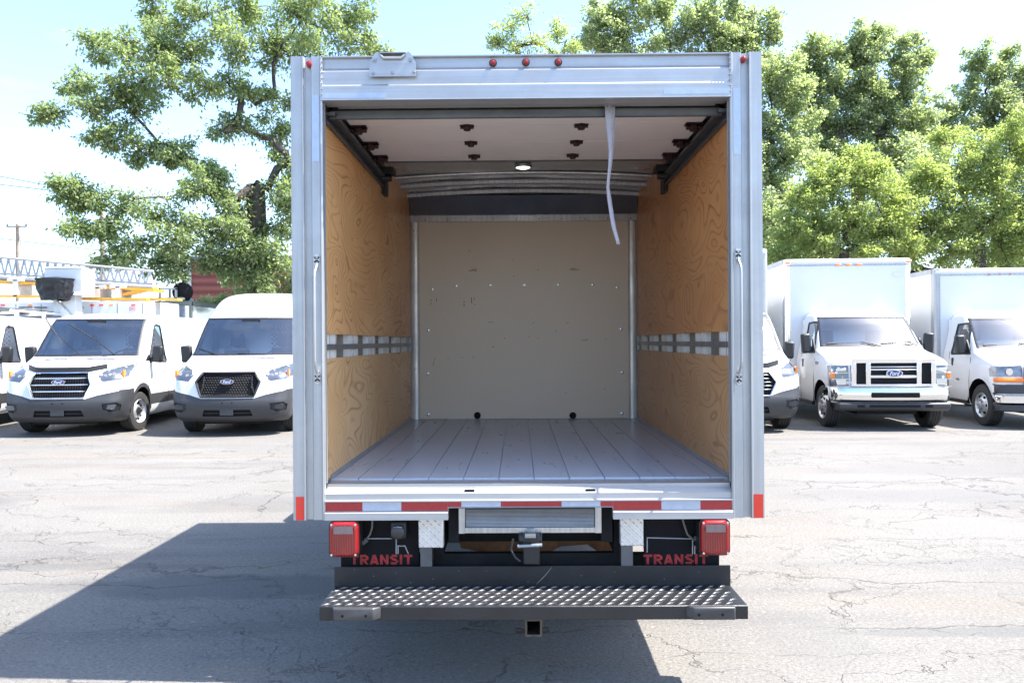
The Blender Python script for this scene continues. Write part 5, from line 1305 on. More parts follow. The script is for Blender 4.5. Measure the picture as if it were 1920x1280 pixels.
rc = obj('hitch_receiver', mb, mat('worn_receiver', (.10, .085, .07), .45, .5, var=.5, vscale=40), stp)
mb = MB(); mb.box(xx0-.045, xx0, 3.55, 3.556, zz0-.0, zz0+.010); mb.box(xx1, xx1+.035, 3.55, 3.556, zz0+.0, zz0+.01)
mb.tube([(xx1+.012+.022*math.cos(a), 3.55, zz0+.012+.012*math.sin(a)) for a in [2*PI*i/12 for i in range(13)]], .004, 5); obj('chain_loop', mb, BLACK, rc); mb = MB(); mb.tube([(xx0-.025+.020*math.cos(a), 3.55, zz0+.010+.010*math.sin(a)) for a in [2*PI*i/12 for i in range(13)]], .004, 5); obj('chain_loop', mb, BLACK, rc)
mb = MB(); mb.box(xx0+t_, xx1-t_, 3.94, 3.95, zz0+t_, zz1-t_); obj('receiver_end', mb, BLACKM, rc)
# chassis, axle, wheels, cab
mb = MB()
for sx in (-.40, .48): mb.box(sx-.035, sx+.035, YR+.13, 8.9, .56, .72)
for y in (3.95, 4.6, 5.6, 6.6, 7.4): mb.box(-.36, .44, y, y+.06, .58, .70)
mb.box(-.78, .88, 3.84, 3.90, .485, .54); mb.box(-.45, .53, 3.80, 3.84, .40, .56)
for x in np.linspace(-.9, .95, 7): mb.box(x, x+.05, YR+.3, YB, .74, .86)
obj('chassis', mb, CHASSIS)
mb = MB(); mb.tube([(-.80, 5.0, .36), (.88, 5.0, .36)], .05, 10); mb.lathe([(0, -.22), (.10, -.16), (.16, 0), (.12, .16), (0, .24)], (.04, 5.0, .38), 1, 16)
obj('rear_axle', mb, RUST, smooth=40); mb = MB(); mb.prism([(-.33, .66), (-.30, .53), (-.16, .50), (-.10, .49), (.12, .49), (.20, .535), (.34, .545), (.40, .50), (.47, .50), (.44, .66)], 1, 4.02, 4.06); obj('cross_member', mb, RUST)
mb = MB(); mb.lathe([(.11, 0), (.11, .6)], (-.1, 5.5, .52), 1, 14); mb.tube([(-.1, 6.1, .52), (-.1, 8, .45)], .03, 8); obj('exhaust', mb, RUST)
for sx, sg in ((-.83, -1), (.92, 1)):
    T0 = CX.T
    wheel('wheel', sx, 5.0, .355, .22, sg); 
    CX.T = T0
mb = MB()
for sg, X0 in ((-1, XL+.02), (1, XRt-.02)): mb.box(X0, X0-sg*.45, 4.5, 5.5, .74, .78)
obj('wheel_housing', mb, BLACKM)
CX.T = Matrix.Translation((-0.045, -YR, 0)) @ Matrix.Translation((.043, YB+.13+2.47, 0)) @ Matrix.Rotation(PI, 4, 'Z')
euro_van('low', 'bars', cutaway=True)
CX.T = None

# ================================================================== left background: lift and ladder trucks, building, poles
def thingW(name, label, cat, p, group=None):
    """thing whose parts are given in world coordinates"""
    o = thing(name, label, cat, (p[0], p[1], 0), 0, group); CX.T = Matrix.Translation((-p[0], -p[1], 0)); return o
LW = mat('ladder_aluminium', (.36, .37, .385), .45, .2, var=.12, vscale=6)
thingW('ladder_truck', 'lift truck with a long lattice ladder and yellow boom lying over its white body', 'truck', (-9.5, 19.6))
lt = CX.parent
Yl = 19.2
mb = MB()
def LP(x, k, Y): # ladder line, k 0 bottom 1 top
    top = 482+(x/285)*26; bot = 521+(x/285)*18
    return P(x, bot+(top-bot)*k, Y)
for Y in (Yl, Yl+.55):
    for k, r_ in ((0.06, .045), (1, .036)): mb.tube([LP(x, k, Y) for x in (-160, 0, 150, 285)], r_, 6)
    mb.tube([LP(x, .0, Y) for x in (-160, 0, 150, 285)], .05, 4)
    mb.tube([LP(x, .22, Y) for x in (-160, 0, 150, 285)], .02, 4)
    n = 30
    for i in range(n):
        xa = -160+445*i/n; xb = -160+445*(i+.5)/n; xc = -160+445*(i+1)/n
        mb.tube([LP(xa, .1, Y), LP(xb, 1, Y)], .026, 4); mb.tube([LP(xb, 1, Y), LP(xc, .1, Y)], .026, 4)
for i in range(38):
    x = -160+445*i/37; a = LP(x, .1, Yl); b_ = LP(x, .1, Yl+.55); mb.tube([a, b_], .015, 4)
obj('lattice_ladder', mb, LW)
mb = MB()
def beam(pxa, pya, pxb, pyb, Y, h, d, m_=None):
    a, b_ = P(pxa, pya, Y), P(pxb, pyb, Y)
    mb.add([(a.x, Y, a.z-h/2), (b_.x, Y, b_.z-h/2), (b_.x, Y, b_.z+h/2), (a.x, Y, a.z+h/2), (a.x, Y+d, a.z-h/2), (b_.x, Y+d, b_.z-h/2), (b_.x, Y+d, b_.z+h/2), (a.x, Y+d, a.z+h/2)], [(0,1,2,3), (4,7,6,5), (0,4,5,1), (1,5,6,2), (2,6,7,3), (3,7,4,0)])
beam(-120, 521, 285, 543, Yl-.05, .065, .6); beam(-120, 553, 75, 555, Yl-.1, .05, .2); beam(140, 559, 271, 561, Yl-.3, .065, .2); beam(270, 560, 330, 561, Yl+.2, .05, .3); beam(225, 552, 285, 540, Yl, .07, .2)
obj('yellow_boom', mb, YELLOW)
for px, a, b_ in ((23, 523, 556), (217, 536, 558), (178, 537, 558)):
    mb = MB(); p0, p1 = P(px, b_, Yl-.1), P(px, a, Yl-.1); mb.box(p0.x-.06, p0.x+.06, Yl-.1, Yl+.5, p0.z, p1.z); mb.box(p0.x-.2, p0.x+.2, Yl-.1, Yl+.5, p1.z-.05, p1.z+.03); obj('boom_stand', mb, WHITE, bevel=.01)
mb = MB()
p0, p1 = P(-150, 566, Yl-.3), P(270, 640, Yl-.3)
mb.box(p0.x, p1.x, Yl-.3, Yl+1.6, .75, p0.z); mb.box(p0.x+.4, p1.x-.2, Yl-.2, Yl+1.5, .5, .8)
bd = obj('utility_body', mb, WHITE2, bevel=.02)
mb = MB()
for px in range(-120, 270, 48):
    p_ = P(px, 600, Yl-.31); mb.box(p_.x, p_.x+.012, Yl-.305, Yl-.297, .8, p0.z-.06)
for px, w_ in ((60, .28), (120, .4), (30, .3)): p_ = P(px, 569, Yl-.34); mb.box(p_.x, p_.x+w_, Yl-.36, Yl-.28, p_.z-.1, p_.z-.07)
obj('locker_seam', mb, DSTEEL, bd)
for px, m_ in ((169, REDTAPE2), (186, REDTAPE2), (205, ORANGE), (247, REDTAPE2), (52, ORANGE), (0, REDTAPE2)):
    p_ = P(px, 571.5, Yl-.31); q_ = MB(); q_.box(p_.x-.045, p_.x+.045, Yl-.325, Yl-.29, p_.z-.015, p_.z+.015); obj('marker_light', q_, m_, bd)
q_ = MB(); p_ = P(245, 578.5, Yl-.31)
for a in ((-.07, .07, .035, .045), (-.07, .07, -.045, -.035), (-.07, -.058, -.035, .035), (.058, .07, -.035, .035), (-.035, .035, -.012, .012)): q_.box(p_.x+a[0], p_.x+a[1], Yl-.306, Yl-.298, p_.z+a[2], p_.z+a[3])
obj('door_decal', q_, mat('decal_red', (.6, .1, .12), .5), bd)
for px in (-100, 60, 230):
    p_ = P(px, 700, Yl); wheel('wheel', p_.x, Yl+.1, .45, .28, -1) if False else None
mb = MB()
for px in (-90, 225):
    p_ = P(px, 640, Yl)
    mb.lathe([(.24, -.14), (.44, -.14), (.46, -.08), (.46, .08), (.44, .14), (.24, .14)], (p_.x, Yl-.1, .46), 1, 24); mb.lathe([(.24, -.14), (.44, -.14), (.46, -.08), (.46, .08), (.44, .14), (.24, .14)], (p_.x, Yl+1.3, .46), 1, 24)
obj('wheel', mb, RUBBER, smooth=40)
# white lift basket with a black cover
thingW('lift_basket', 'white lift basket on a post in front of the lattice ladder', 'lift basket', (P(112, 560, Yl-.75).x, Yl-.75))
mb = MB(); a, b_ = P(79, 539, Yl-1.0), P(149, 501, Yl-1.0); c_ = P(62, 490, Yl-1.0)
mb.box(a.x, b_.x, Yl-1.0, Yl-.96, a.z-.1, b_.z); mb.box(a.x, b_.x, Yl-.46, Yl-.42, a.z, b_.z); mb.box(a.x, a.x+.03, Yl-.96, Yl-.46, a.z, b_.z); mb.box(b_.x-.03, b_.x, Yl-.96, Yl-.46, a.z-.2, b_.z); mb.box(a.x, b_.x, Yl-.96, Yl-.46, a.z, a.z+.03)
mb.tube([(a.x, Yl-1.0, b_.z), (b_.x, Yl-1.0, b_.z), (b_.x, Yl-.42, b_.z), (a.x, Yl-.42, b_.z), (a.x, Yl-1.0, b_.z)], .03, 6)
obj('basket', mb, WHITE2, bevel=.01)
mb = MB(); p0, p1 = P(112, 590, Yl-.8), P(140, 552, Yl-.8); mb.box(p0.x, p1.x, Yl-.85, Yl-.55, .8, p1.z); p2 = P(95, 557, Yl-.9); p3 = P(122, 580, Yl-.9)
mb.prism([(p2.x, p3.z-.15), (p3.x+.1, p3.z-.15), (p2.x+.05, p2.z), (p2.x, p2.z)], 1, Yl-.92, Yl-.86); mb.box(p0.x-.3, p1.x+.4, Yl-1.0, Yl-.4, .0, .8)
obj('basket_post', mb, WHITE, bevel=.02)
mb = MB()
def cover(u, v):
    an = 2*PI*u; cx_ = P(107, 540, Yl-.95); zt_ = P(107, 523, Yl-.95).z; zb_ = P(107, 563, Yl-.95).z
    wx = .40*(1-.30*v); wy = .27*(1-.2*v)
    k = 1+.16*noise.noise(Vector((math.cos(an)*3, math.sin(an)*3, v*4)))+.10*noise.noise(Vector((math.cos(an)*8, math.sin(an)*8, v*9)))
    sx = math.copysign(abs(math.cos(an))**.6, math.cos(an)); sy = math.copysign(abs(math.sin(an))**.6, math.sin(an))
    return Vector((cx_.x+wx*k*sx, Yl-1.1+wy*k*sy, zt_+(zb_-zt_)*v+.02*noise.noise(Vector((an, v*3, 5)))))
mb.grid(cover, 48, 14); n0 = len(mb.v); ring = [mb.v[i*15] for i in range(48)]; mb.add(ring+[(sum(r_[0] for r_ in ring)/48, Yl-1.1, ring[0][2]+.05)], [(i, (i+1) % 48, 48) for i in range(48)])
CX.T = None
tc_ = obj('tarp_cover', mb, mat('black_tarp', (.010, .010, .013), .38, var=.3, vscale=8, bump=.5, bscale=12), None, smooth=60); tag(tc_, 'crumpled black cover pulled over a bucket beside the white lift basket', 'cover')
# silver box behind
thingW('equipment_truck', 'shiny silver truck body with an oval black port, left of the tall van', 'truck', (P(312, 600, 21).x, 21))
mb = MB(); a, b_ = P(262, 565, 21), P(357, 640, 21); mb.box(a.x, b_.x, 21, 23, .8, a.z); bd = obj('silver_body', mb, mat('polished_side', (.60, .66, .74), .15, .65, var=.12, vscale=3))
mb = MB(); mb.box(a.x-.02, b_.x+.02, 20.98, 23.02, a.z-.12, a.z+.01); mb.box(b_.x-.05, b_.x+.02, 20.97, 21.05, .8, a.z); obj('body_rail', mb, mat('green_grey_rail', (.14, .17, .16), .5, .3, var=.2), bd)
mb = MB(); c_ = P(302, 584, 20.98); mb.lathe([(0, -.01), (.11, -.01), (.12, .01)], (0, 0, 0), 1, 20); mb.v = [(x*.9+c_.x, y+20.985, z*1.5+c_.z) for x, y, z in mb.v]; obj('oval_port', mb, BLACKM, bd)
mb = MB(); f0, f1 = P(293, 557, 20.9), P(324, 539, 20.9)
for xx in (f0.x, f1.x): mb.box(xx-.025, xx+.025, 21.0, 21.05, f0.z-.1, f1.z); mb.box(xx-.025, xx+.025, 21.6, 21.65, f0.z-.1, f1.z)
mb.box(f0.x-.025, f1.x+.025, 21.0, 21.05, f1.z-.04, f1.z+.01); mb.box(f0.x-.1, f1.x+.2, 21.0, 21.7, f0.z-.06, f0.z); obj('hose_rack', mb, LW)
mb = MB(); c_ = P(340, 547, 21.2); mb.lathe([(.0, -.1), (.20, -.1), (.26, -.06), (.26, .06), (.20, .1), (0, .1)], (c_.x, 21.2, c_.z), 1, 20); obj('cable_reel', mb, BLACKM, smooth=40)
mb = MB(); 
for px in (280, 340): p_ = P(px, 640, 21); mb.lathe([(.2, -.14), (.42, -.14), (.45, -.05), (.45, .1), (.2, .14)], (p_.x, 21.2, .45), 1, 20)
mb.box(a.x+.2, b_.x-.2, 21.1, 22.9, .45, .82); obj('wheel', mb, RUBBER)
# red sided building
def siding():
    m, nt, b = nmat('red_siding'); g = nt.nodes.new('ShaderNodeTexCoord'); wv = nt.nodes.new('ShaderNodeTexWave'); wv.bands_direction = 'Z'; wv.inputs['Scale'].default_value = 1.1; wv.wave_profile = 'SIN'
    L(nt, g.outputs['Object'], wv.inputs['Vector']); mi = nt.nodes.new('ShaderNodeMix'); mi.data_type = 'RGBA'; mi.inputs['A'].default_value = (.20, .055, .04, 1); mi.inputs['B'].default_value = (.34, .11, .085, 1)
    L(nt, wv.outputs['Fac'], mi.inputs['Factor']); L(nt, mi.outputs['Result'], b.inputs['Base Color']); b.inputs['Roughness'].default_value = .75
    bp = nt.nodes.new('ShaderNodeBump'); bp.inputs['Distance'].default_value = .03; L(nt, wv.outputs['Fac'], bp.inputs['Height']); L(nt, bp.outputs[0], b.inputs['Normal']); return m
thingW('red_building', 'low red building with ribbed metal siding behind the big tree', 'building', (P(470, 600, 29).x, 29))
mb = MB(); a, b_ = P(352, 487, 29), P(640, 487, 29); mb.box(a.x, b_.x, 29, 35, 0, a.z); bo = obj('wall', mb, siding())
mb = MB(); mb.box(a.x-.1, b_.x+.1, 28.9, 35.1, a.z+.003, a.z+.12); obj('roof', mb, mat('grey_roof', (.15, .15, .15), .8), bo)
mb = MB(); q0, q1 = P(389, 567, 28.99), P(417, 612, 28.99); mb.box(q0.x, q1.x, 28.97, 28.998, q1.z-.5, q0.z); obj('doorway', mb, mat('dark_door', (.05, .05, .055), .6), bo)
mb = MB(); mb.box(a.x-.05, a.x+.09, 28.93, 28.998, 0, a.z); obj('corner_trim', mb, WHITE2, bo)
CX.T = None
# utility poles and wires
def pole(px, top, Y, label, arm=True):
    p_ = P(px, top, Y); thingW('utility_pole', label, 'utility pole', (p_.x, Y), 'utility poles')
    mb = MB(); mb.tube([(p_.x, Y, 0), (p_.x, Y, p_.z)], [.16, .12], 10); po = obj('pole_shaft', mb, WOODP, smooth=50)
    if arm:
        for dz_ in (-.15,): mb = MB(); mb.box(p_.x-.55, p_.x+.55, Y-.15, Y-.09, p_.z+dz_-.035, p_.z+dz_+.035); obj('cross_arm', mb, WOODP, po)
        mb = MB()
        for dx in (-.5, .5):
            for dz_ in (-.115,): mb.lathe([(.04, 0), (.05, .05), (.03, .12), (0, .16)], (p_.x+dx, Y-.12, p_.z+dz_), 2, 8)
        obj('insulator', mb, DSTEEL, po)
    CX.T = None
    return p_
pole(29, 419, 42, 'wooden utility pole rising over the ladder truck at the far left'); pole(188, 378, 48, 'utility pole partly hidden behind the left branches of the big tree', False)
WG = 'overhead wires crossing the sky at left'
for i, (pts, lab) in enumerate(((((-260, 300), (0, 330), (110, 351), (300, 375)), 'topmost of the thin overhead wires left of the big tree'), (((-260, 318), (0, 345), (110, 358), (300, 382)), 'second overhead wire, just below the topmost one left of the tree'), (((-260, 425), (0, 447), (170, 467), (360, 480)), 'overhead wire passing low behind the utility pole above the ladder truck'))):
    mb = MB(); Y = 42; q = [P(a, b_, Y) for a, b_ in pts]; pp = []
    for k in range(len(q)-1):
        for s_ in range(6): t_ = s_/6; pp.append(q[k].lerp(q[k+1], t_))
    pp.append(q[-1]); mb.tube(pp, .02, 4); tag(obj('overhead_wire', mb, mat('wire_black', (.05, .05, .055), .6), None), lab, 'wire', WG)

# ================================================================== trees
def np_mesh(name, V, Fq, m, parent):
    me = bpy.data.meshes.new(name); nv, nf = len(V), len(Fq)
    me.vertices.add(nv); me.vertices.foreach_set('co', V.astype(np.float32).ravel())
    me.loops.add(nf*4); me.loops.foreach_set('vertex_index', Fq.astype(np.int32).ravel())
    me.polygons.add(nf); me.polygons.foreach_set('loop_start', np.arange(0, nf*4, 4, dtype=np.int32))
    me.update(calc_edges=True); me.materials.append(m)
    o = bpy.data.objects.new(name, me); COL.objects.link(o); o.parent = parent; return o
NLEAF = [0]
def tree(label, base, fork, clumps, lm, leaf=.13, tr=.3, tuft_r=.30, per=26, dens=1.0, group='trees', name='broadleaf_tree', droop=.35, narrow=.32, limb_k=1.0):
    """clumps: (px, py, Y, rx, rz) in photo pixels for centre and radii"""
    bx, by = base; rt = thing(name, label, 'tree', (bx, by, 0), 0, group); o0 = Vector((bx, by, 0))
    fp = P(fork[0], fork[1], fork[2]) if len(fork) == 3 else Vector(fork)
    nodes = [(Vector((bx, by, 0)), -1), (Vector((bx+(fp.x-bx)*.4+.1, by, fp.z*.5)), 0), (fp, 1)]
    cl = []
    for px, py, Y, rx, rz in clumps:
        c = P(px, py, Y); s_ = Y/F; cl.append((c, rx*s_, max(rx, rz)*s_*.8, rz*s_))
    order = sorted(cl, key=lambda q: (q[0]-fp).length)
    for c, rx, ry, rz in order:
        # attach to the node that gives a short, outward going limb
        best = min(range(2, len(nodes)), key=lambda i: (nodes[i][0]-c).length+.35*(nodes[i][0]-fp).length)
        a = nodes[best][0]; d = c-a; n = max(2, int(d.length/.9)); prev = best
        off = Vector((random.uniform(-1, 1), random.uniform(-1, 1), random.uniform(.1, .9)))*d.length*.12
        for k in range(1, n+1):
            t_ = k/n; q = a+d*t_+off*math.sin(PI*t_)+Vector((random.uniform(-1, 1), random.uniform(-1, 1), random.uniform(-1, 1)))*.10
            nodes.append((q, prev)); prev = len(nodes)-1
        # sub limbs spreading through the clump
        cen = prev
        for k in range(5):
            v = Vector((random.gauss(0, 1), random.gauss(0, 1), random.gauss(0.2, 1))); v.normalize(); e_ = Vector((v.x*rx, v.y*ry, v.z*rz))*.75
            p2 = cen
            for t_ in (.35, .7, 1.0): nodes.append((c+e_*t_+Vector((random.uniform(-1, 1), random.uniform(-1, 1), random.uniform(-1, 1)))*.07, p2)); p2 = len(nodes)-1
    N = len(nodes); pos = np.array([tuple(n_[0]) for n_ in nodes])
    # tufts
    T = []; S = []; W_ = []; fpn = np.array(tuple(fp))
    for c, rx, ry, rz in cl:
        vol = (rx*ry*rz)**(2/3); cc = np.array(tuple(c)); ra = np.array([rx, ry, rz])
        nb = max(4, int(vol*dens*11.5))
        out = cc-fpn; out /= np.linalg.norm(out)+1e-6
        for b_ in range(nb):
            u = rng.normal(size=3); u /= np.linalg.norm(u); st = cc+u*ra*rng.random()**.6*.85
            dr = u*.9+out*.7+np.array([0, 0, .15])+rng.normal(size=3)*.35; dr /= np.linalg.norm(dr)
            ln = min(rx, ry, rz*1.4)*(.45+.75*rng.random()); k5 = 5
            bend = rng.normal(size=3)*.12*ln; bend[2] -= .10*ln*droop*2
            pth = [st+dr*ln*q+bend*q*q for q in np.linspace(0, 1, k5)]
            W_.append(pth)
            for j, q in enumerate(pth): T.append(q+rng.normal(size=3)*.05); S.append(1.15-.16*j)
    T = np.array(T); S = np.array(S); ok = T[:, 2] > .6; T = T[ok]; S = S[ok]
    # twigs from the nearest skeleton node to each tuft
    wood = MB(); cnt = np.zeros(N)
    near = np.array([np.argmin(((pos[2:]-t_)**2).sum(1))+2 for t_ in T])
    for i in near:
        cnt[i] += 1
    for i in range(N-1, 0, -1): cnt[nodes[i][1]] += cnt[i]
    tot = max(1, cnt[1]); rad = [max(.010, tr*limb_k*(cnt[i]/tot)**(.80-.32*(cnt[i]/tot))*.66) if i > 2 else (tr*(1.15 if i == 0 else 1.0)) for i in range(N)]
    rad[2] = tr*.9
    ch = {}
    for i, (q, p_) in enumerate(nodes):
        if p_ >= 0: ch.setdefault(p_, []).append(i)
    # chains
    stack = [(0, None)]
    done = set()
    def chain(start, par):
        path = ([par] if par is not None else [])+[start]; cur = start
        while cur in ch:
            kids = sorted(ch[cur], key=lambda k: -cnt[k]); 
            for k in kids[1:]: todo.append((k, cur))
            cur = kids[0]; path.append(cur)
        return path
    todo = [(0, None)]
    tw = MB()
    while todo:
        s_, p_ = todo.pop(); path = chain(s_, p_)
        if len(path) < 2: continue
        rs = [rad[k] for k in path]
        if p_ is not None: rs[0] = min(rs[0], rs[1]*1.25)
        wood.tube([nodes[k][0]-o0 for k in path], rs, 7 if rs[0] > .05 else 5, False)
    for pth in W_:
        i = np.argmin(((pos[2:]-pth[0])**2).sum(1))+2; a = Vector(pos[i])-o0; b_ = Vector(pth[0])-o0; m_ = (a+b_)/2+Vector((0, 0, .06))
        wood.tube([a, m_, b_]+[Vector(q)-o0 for q in pth[2::2]], [.016, .012, .009, .006, .003], 3, False)
    trk = obj('trunk', wood, BARK, rt, smooth=60, normals=False)
    # leaves
    per = int(per*1.75); leaf *= .78
    M = len(T); cN = np.repeat(T, per, 0); sN = np.repeat(S, per)[:, None]; K = len(cN); NLEAF[0] += K
    g_ = rng.normal(size=(K, 3)); g_ *= sN*(tuft_r*.50)*np.array([1.15, 1.15, .75])
    Pp = cN+g_
    d = g_/(np.linalg.norm(g_, axis=1)[:, None]+1e-6)*.8+rng.normal(size=(K, 3))*.6; d[:, 2] -= droop; d /= np.linalg.norm(d, axis=1)[:, None]
    nn = rng.normal(size=(K, 3))*.65+np.array([0, 0, 1.0]); s_ = np.cross(d, nn); s_ /= np.linalg.norm(s_, axis=1)[:, None]; up = np.cross(s_, d)
    Ls = leaf*(.45+.95*rng.random((K, 1))); W = Ls*narrow
    V = np.empty((K, 4, 3)); V[:, 0] = Pp; V[:, 1] = Pp+d*Ls*.45+s_*W+up*Ls*.06; V[:, 2] = Pp+d*Ls; V[:, 3] = Pp+d*Ls*.45-s_*W+up*Ls*.06
    V = V.reshape(-1, 3)-np.array([bx, by, 0]); Fq = np.arange(K*4).reshape(K, 4)
    np_mesh('crown', V, Fq, lm, rt)
    return rt
TGp = 'trees behind the parked vehicles'
# big spreading tree at left
C = [(640, 60, 23, 70, 60), (560, 30, 22, 60, 60), (470, 20, 23, 60, 50), (385, 30, 22, 50, 45), (320, 55, 22, 45, 40), (300, 20, 23, 30, 25), (230, 80, 22, 50, 28), (180, 85, 22.5, 25, 18), (270, 110, 21.5, 60, 28), (350, 105, 22, 60, 35), (430, 95, 22, 60, 45), (520, 100, 23, 60, 45),
     (135, 155, 21.5, 38, 20), (110, 210, 21.5, 34, 18), (165, 205, 21.5, 45, 20), (215, 175, 21.5, 40, 22), (240, 215, 22, 40, 22), (260, 155, 22, 45, 22), (310, 165, 21.5, 45, 22), (390, 165, 22, 50, 28), (450, 170, 22.5, 50, 35), (520, 180, 23, 45, 40),
     (205, 255, 21.5, 35, 16), (245, 270, 21.5, 42, 18), (320, 275, 22, 45, 20), (290, 290, 22, 40, 18), (350, 300, 22, 40, 16), (420, 240, 22, 40, 25), (500, 255, 22.5, 45, 35), (535, 300, 22.5, 30, 35), (395, 330, 22, 35, 14),
     (140, 345, 21, 34, 15), (185, 365, 21, 42, 17), (130, 375, 21, 22, 10), (155, 430, 21, 40, 17), (200, 420, 21, 35, 18), (245, 380, 21, 45, 24), (310, 375, 21, 50, 30), (370, 360, 21.5, 50, 26), (440, 370, 22, 60, 30), (515, 375, 22.5, 45, 35),
     (205, 480, 21, 40, 20), (260, 460, 21, 48, 26), (320, 440, 21, 55, 30), (390, 430, 21.5, 55, 36), (460, 425, 22, 55, 36), (525, 440, 22.5, 40, 40), (340, 495, 21.5, 45, 24), (300, 500, 22, 40, 20), (410, 490, 22, 35, 24), (480, 500, 22, 50, 36), (530, 520, 22.5, 35, 36), (500, 545, 23, 40, 22),
     (450, 460, 22, 60, 40), (510, 480, 22, 50, 40), (470, 545, 22, 50, 22), (530, 380, 22, 30, 40), (600, 130, 23.5, 60, 60), (620, 230, 24, 60, 60), (620, 340, 24, 60, 60), (700, 90, 24, 25, 25)]
tree('big spreading tree with dark limbs and long drooping branches at left', (P(478, 600, 22.6).x, 22.6), (478, 345, 22.6), C, LEAF_MAPLE, leaf=.14, tr=.30, tuft_r=.29, per=38, dens=1.3, group=TGp, droop=.5, narrow=.26)
tree('feathery young tree rising above the middle of the header', (P(1000, 600, 30).x, 30), (1010, 200, 30), [(955, 62, 30, 22, 28), (985, 30, 30, 24, 30), (970, 95, 30, 30, 25), (1000, 80, 30, 22, 30), (935, 85, 30, 14, 18), (1060, 80, 31, 25, 25), (1050, 110, 31, 40, 20), (1045, 60, 31, 14, 22)], LEAF_LOC, leaf=.15, tr=.14, tuft_r=.28, per=22, dens=.75, group=TGp, droop=.1, narrow=.2)
tree('airy grey green tree over the right half of the header', (P(1250, 600, 33).x, 33), (1250, 190, 33), [(1110, 60, 33, 35, 50), (1130, 25, 33, 30, 30), (1180, 60, 33, 45, 45), (1160, 95, 33, 60, 30), (1230, 30, 33, 45, 45), (1260, 80, 33, 50, 40), (1300, 30, 33, 40, 45), (1350, 60, 33, 50, 50), (1330, 110, 33, 50, 40), (1400, 50, 33, 35, 45), (1395, 100, 33, 45, 45), (1440, 75, 33, 28, 30), (1370, 5, 33, 25, 25), (1440, 130, 33, 40, 45), (1450, 45, 33, 16, 24), (1200, 0, 33, 30, 20)], LEAF_POP, leaf=.15, tr=.24, tuft_r=.31, per=34, dens=1.3, group=TGp, droop=.3, narrow=.36)
tree('tall grey green poplar with a wide crown right of the open truck', (P(1610, 600, 35).x, 35), (1605, 330, 35), [(1530, 100, 35, 32, 32), (1520, 140, 35, 36, 40), (1590, 85, 35, 32, 35), (1620, 115, 35, 40, 45), (1650, 75, 35, 26, 26), (1560, 170, 35, 50, 45), (1630, 180, 35, 52, 45), (1700, 95, 35, 24, 30), (1725, 105, 35, 12, 22), (1690, 140, 35, 38, 35), (1695, 190, 35, 42, 35), (1520, 220, 35, 50, 45), (1590, 240, 35, 55, 50), (1660, 250, 35, 55, 50), (1715, 245, 35, 34, 40), (1540, 290, 35, 55, 45), (1620, 310, 35, 60, 45), (1700, 300, 35, 50, 40), (1500, 180, 35, 28, 40)], LEAF_POP, leaf=.15, tr=.32, tuft_r=.32, per=34, dens=1.8, group=TGp, narrow=.38)
tree('leafy mid green tree pressed against the right post of the open truck', (P(1455, 600, 31).x, 31), (1455, 340, 31), [(1440, 170, 31, 40, 45), (1475, 150, 31, 35, 40), (1490, 210, 31, 35, 40), (1440, 250, 31, 45, 50), (1480, 290, 31, 45, 45), (1440, 330, 31, 50, 50), (1470, 390, 31, 50, 50), (1440, 440, 31, 50, 50), (1400, 300, 31, 50, 70), (1400, 180, 31, 40, 60), (1490, 450, 31, 50, 40)], LEAF_POP, leaf=.14, tr=.25, tuft_r=.31, per=34, dens=1.8, group=TGp, narrow=.34)
tree('tall narrow tree standing at the right edge behind the lime green trees', (P(1860, 600, 36).x, 36), (1862, 300, 36), [(1835, 110, 36, 26, 28), (1850, 145, 36, 34, 30), (1885, 115, 36, 18, 26), (1850, 190, 36, 45, 35), (1905, 170, 36, 34, 35), (1925, 140, 36, 20, 20), (1870, 235, 36, 50, 40), (1930, 220, 36, 40, 40), (1815, 180, 36, 18, 30), (1780, 215, 36, 30, 22), (1765, 240, 36, 26, 22), (1800, 260, 36, 40, 30)], LEAF_POP, leaf=.15, tr=.25, tuft_r=.32, per=34, dens=1.5, group=TGp, narrow=.36)
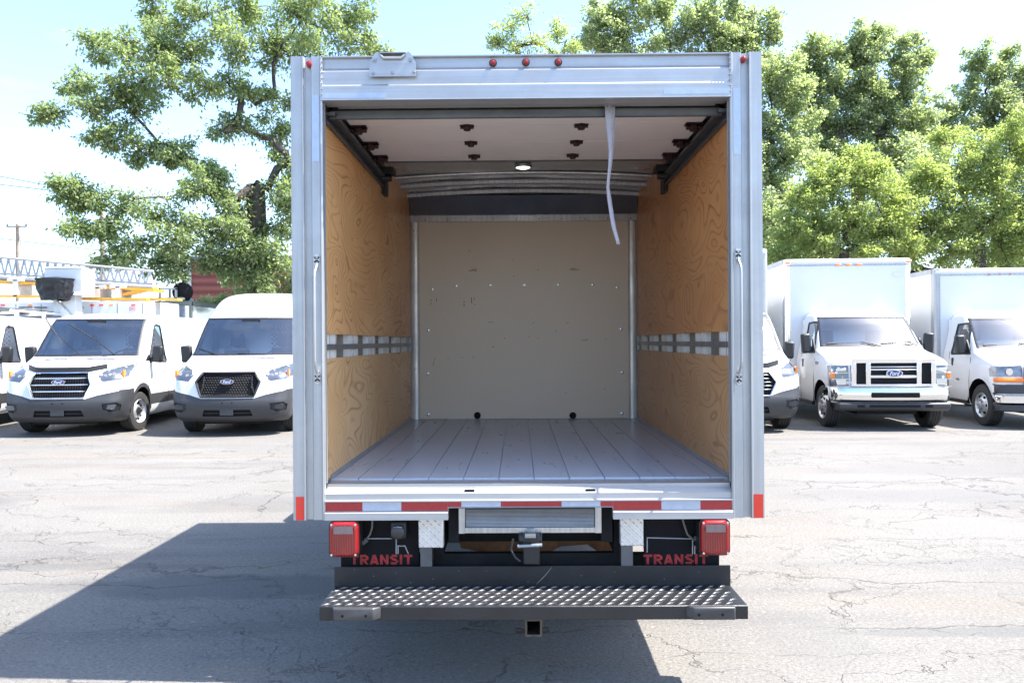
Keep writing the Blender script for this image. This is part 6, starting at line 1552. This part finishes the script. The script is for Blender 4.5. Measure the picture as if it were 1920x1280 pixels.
tree('round lime green tree directly behind the chrome grilled box truck', (P(1575, 600, 25).x, 25), (1580, 470, 25), [(1575, 310, 25, 45, 26), (1540, 335, 25, 42, 30), (1615, 335, 25, 45, 30), (1510, 375, 25, 35, 32), (1570, 375, 25, 55, 35), (1640, 370, 25, 45, 32), (1520, 420, 25, 45, 35), (1585, 425, 25, 55, 35), (1655, 420, 25, 50, 35), (1480, 440, 25, 38, 35), (1540, 470, 25, 50, 35), (1620, 470, 25, 50, 35), (1465, 480, 25, 35, 30), (1690, 465, 25, 40, 35)], LEAF_LOC, leaf=.14, tr=.16, tuft_r=.26, per=34, dens=2.3, group=TGp, narrow=.22, droop=.15)
tree('bright lime green tree filling the right edge above the last box truck', (P(1830, 600, 25.5).x, 25.5), (1830, 440, 25.5), [(1900, 260, 25.5, 40, 30), (1860, 285, 25.5, 42, 30), (1930, 300, 25.5, 50, 40), (1820, 300, 25.5, 35, 30), (1770, 270, 27, 34, 22), (1790, 340, 25.5, 45, 35), (1855, 345, 25.5, 50, 35), (1920, 370, 25.5, 50, 40), (1740, 330, 26, 42, 30), (1720, 380, 25.5, 50, 35), (1780, 400, 25.5, 55, 38), (1850, 410, 25.5, 55, 38), (1920, 440, 25.5, 50, 40), (1740, 440, 25.5, 50, 38), (1810, 460, 25.5, 55, 38), (1880, 475, 25.5, 50, 36), (1680, 350, 26, 38, 28), (1980, 350, 25.5, 60, 70)], LEAF_LOC, leaf=.14, tr=.2, tuft_r=.26, per=34, dens=2.3, group=TGp, narrow=.22, droop=.15)
tree('grey green thicket filling the gaps behind the lime green crowns', (P(1650, 600, 29).x, 29), (1650, 520, 29), [(1450+60*i, 420+(i % 3)*25, 29, 50, 60) for i in range(9)]+[(1460+60*i, 510, 29, 48, 45) for i in range(9)]+[(1745, 300, 30, 40, 60), (1790, 330, 30, 45, 50), (1700, 350, 30, 50, 50), (1870, 330, 30, 50, 50), (1500, 350, 30, 45, 50)], LEAF_POP, leaf=.19, tr=.16, tuft_r=.4, per=22, dens=.7, group=TGp, narrow=.36)
tree('low bush beside the roof of the tall white van', (P(380, 620, 24).x, 24), (385, 620, 24), [(385, 575, 24, 24, 16), (400, 590, 24, 30, 20), (370, 590, 24, 20, 14), (430, 570, 24, 26, 18)], LEAF_MAPLE, leaf=.13, tr=.05, tuft_r=.26, per=22, dens=1.2, group=TGp, name='bush')

print('leaves', NLEAF[0])
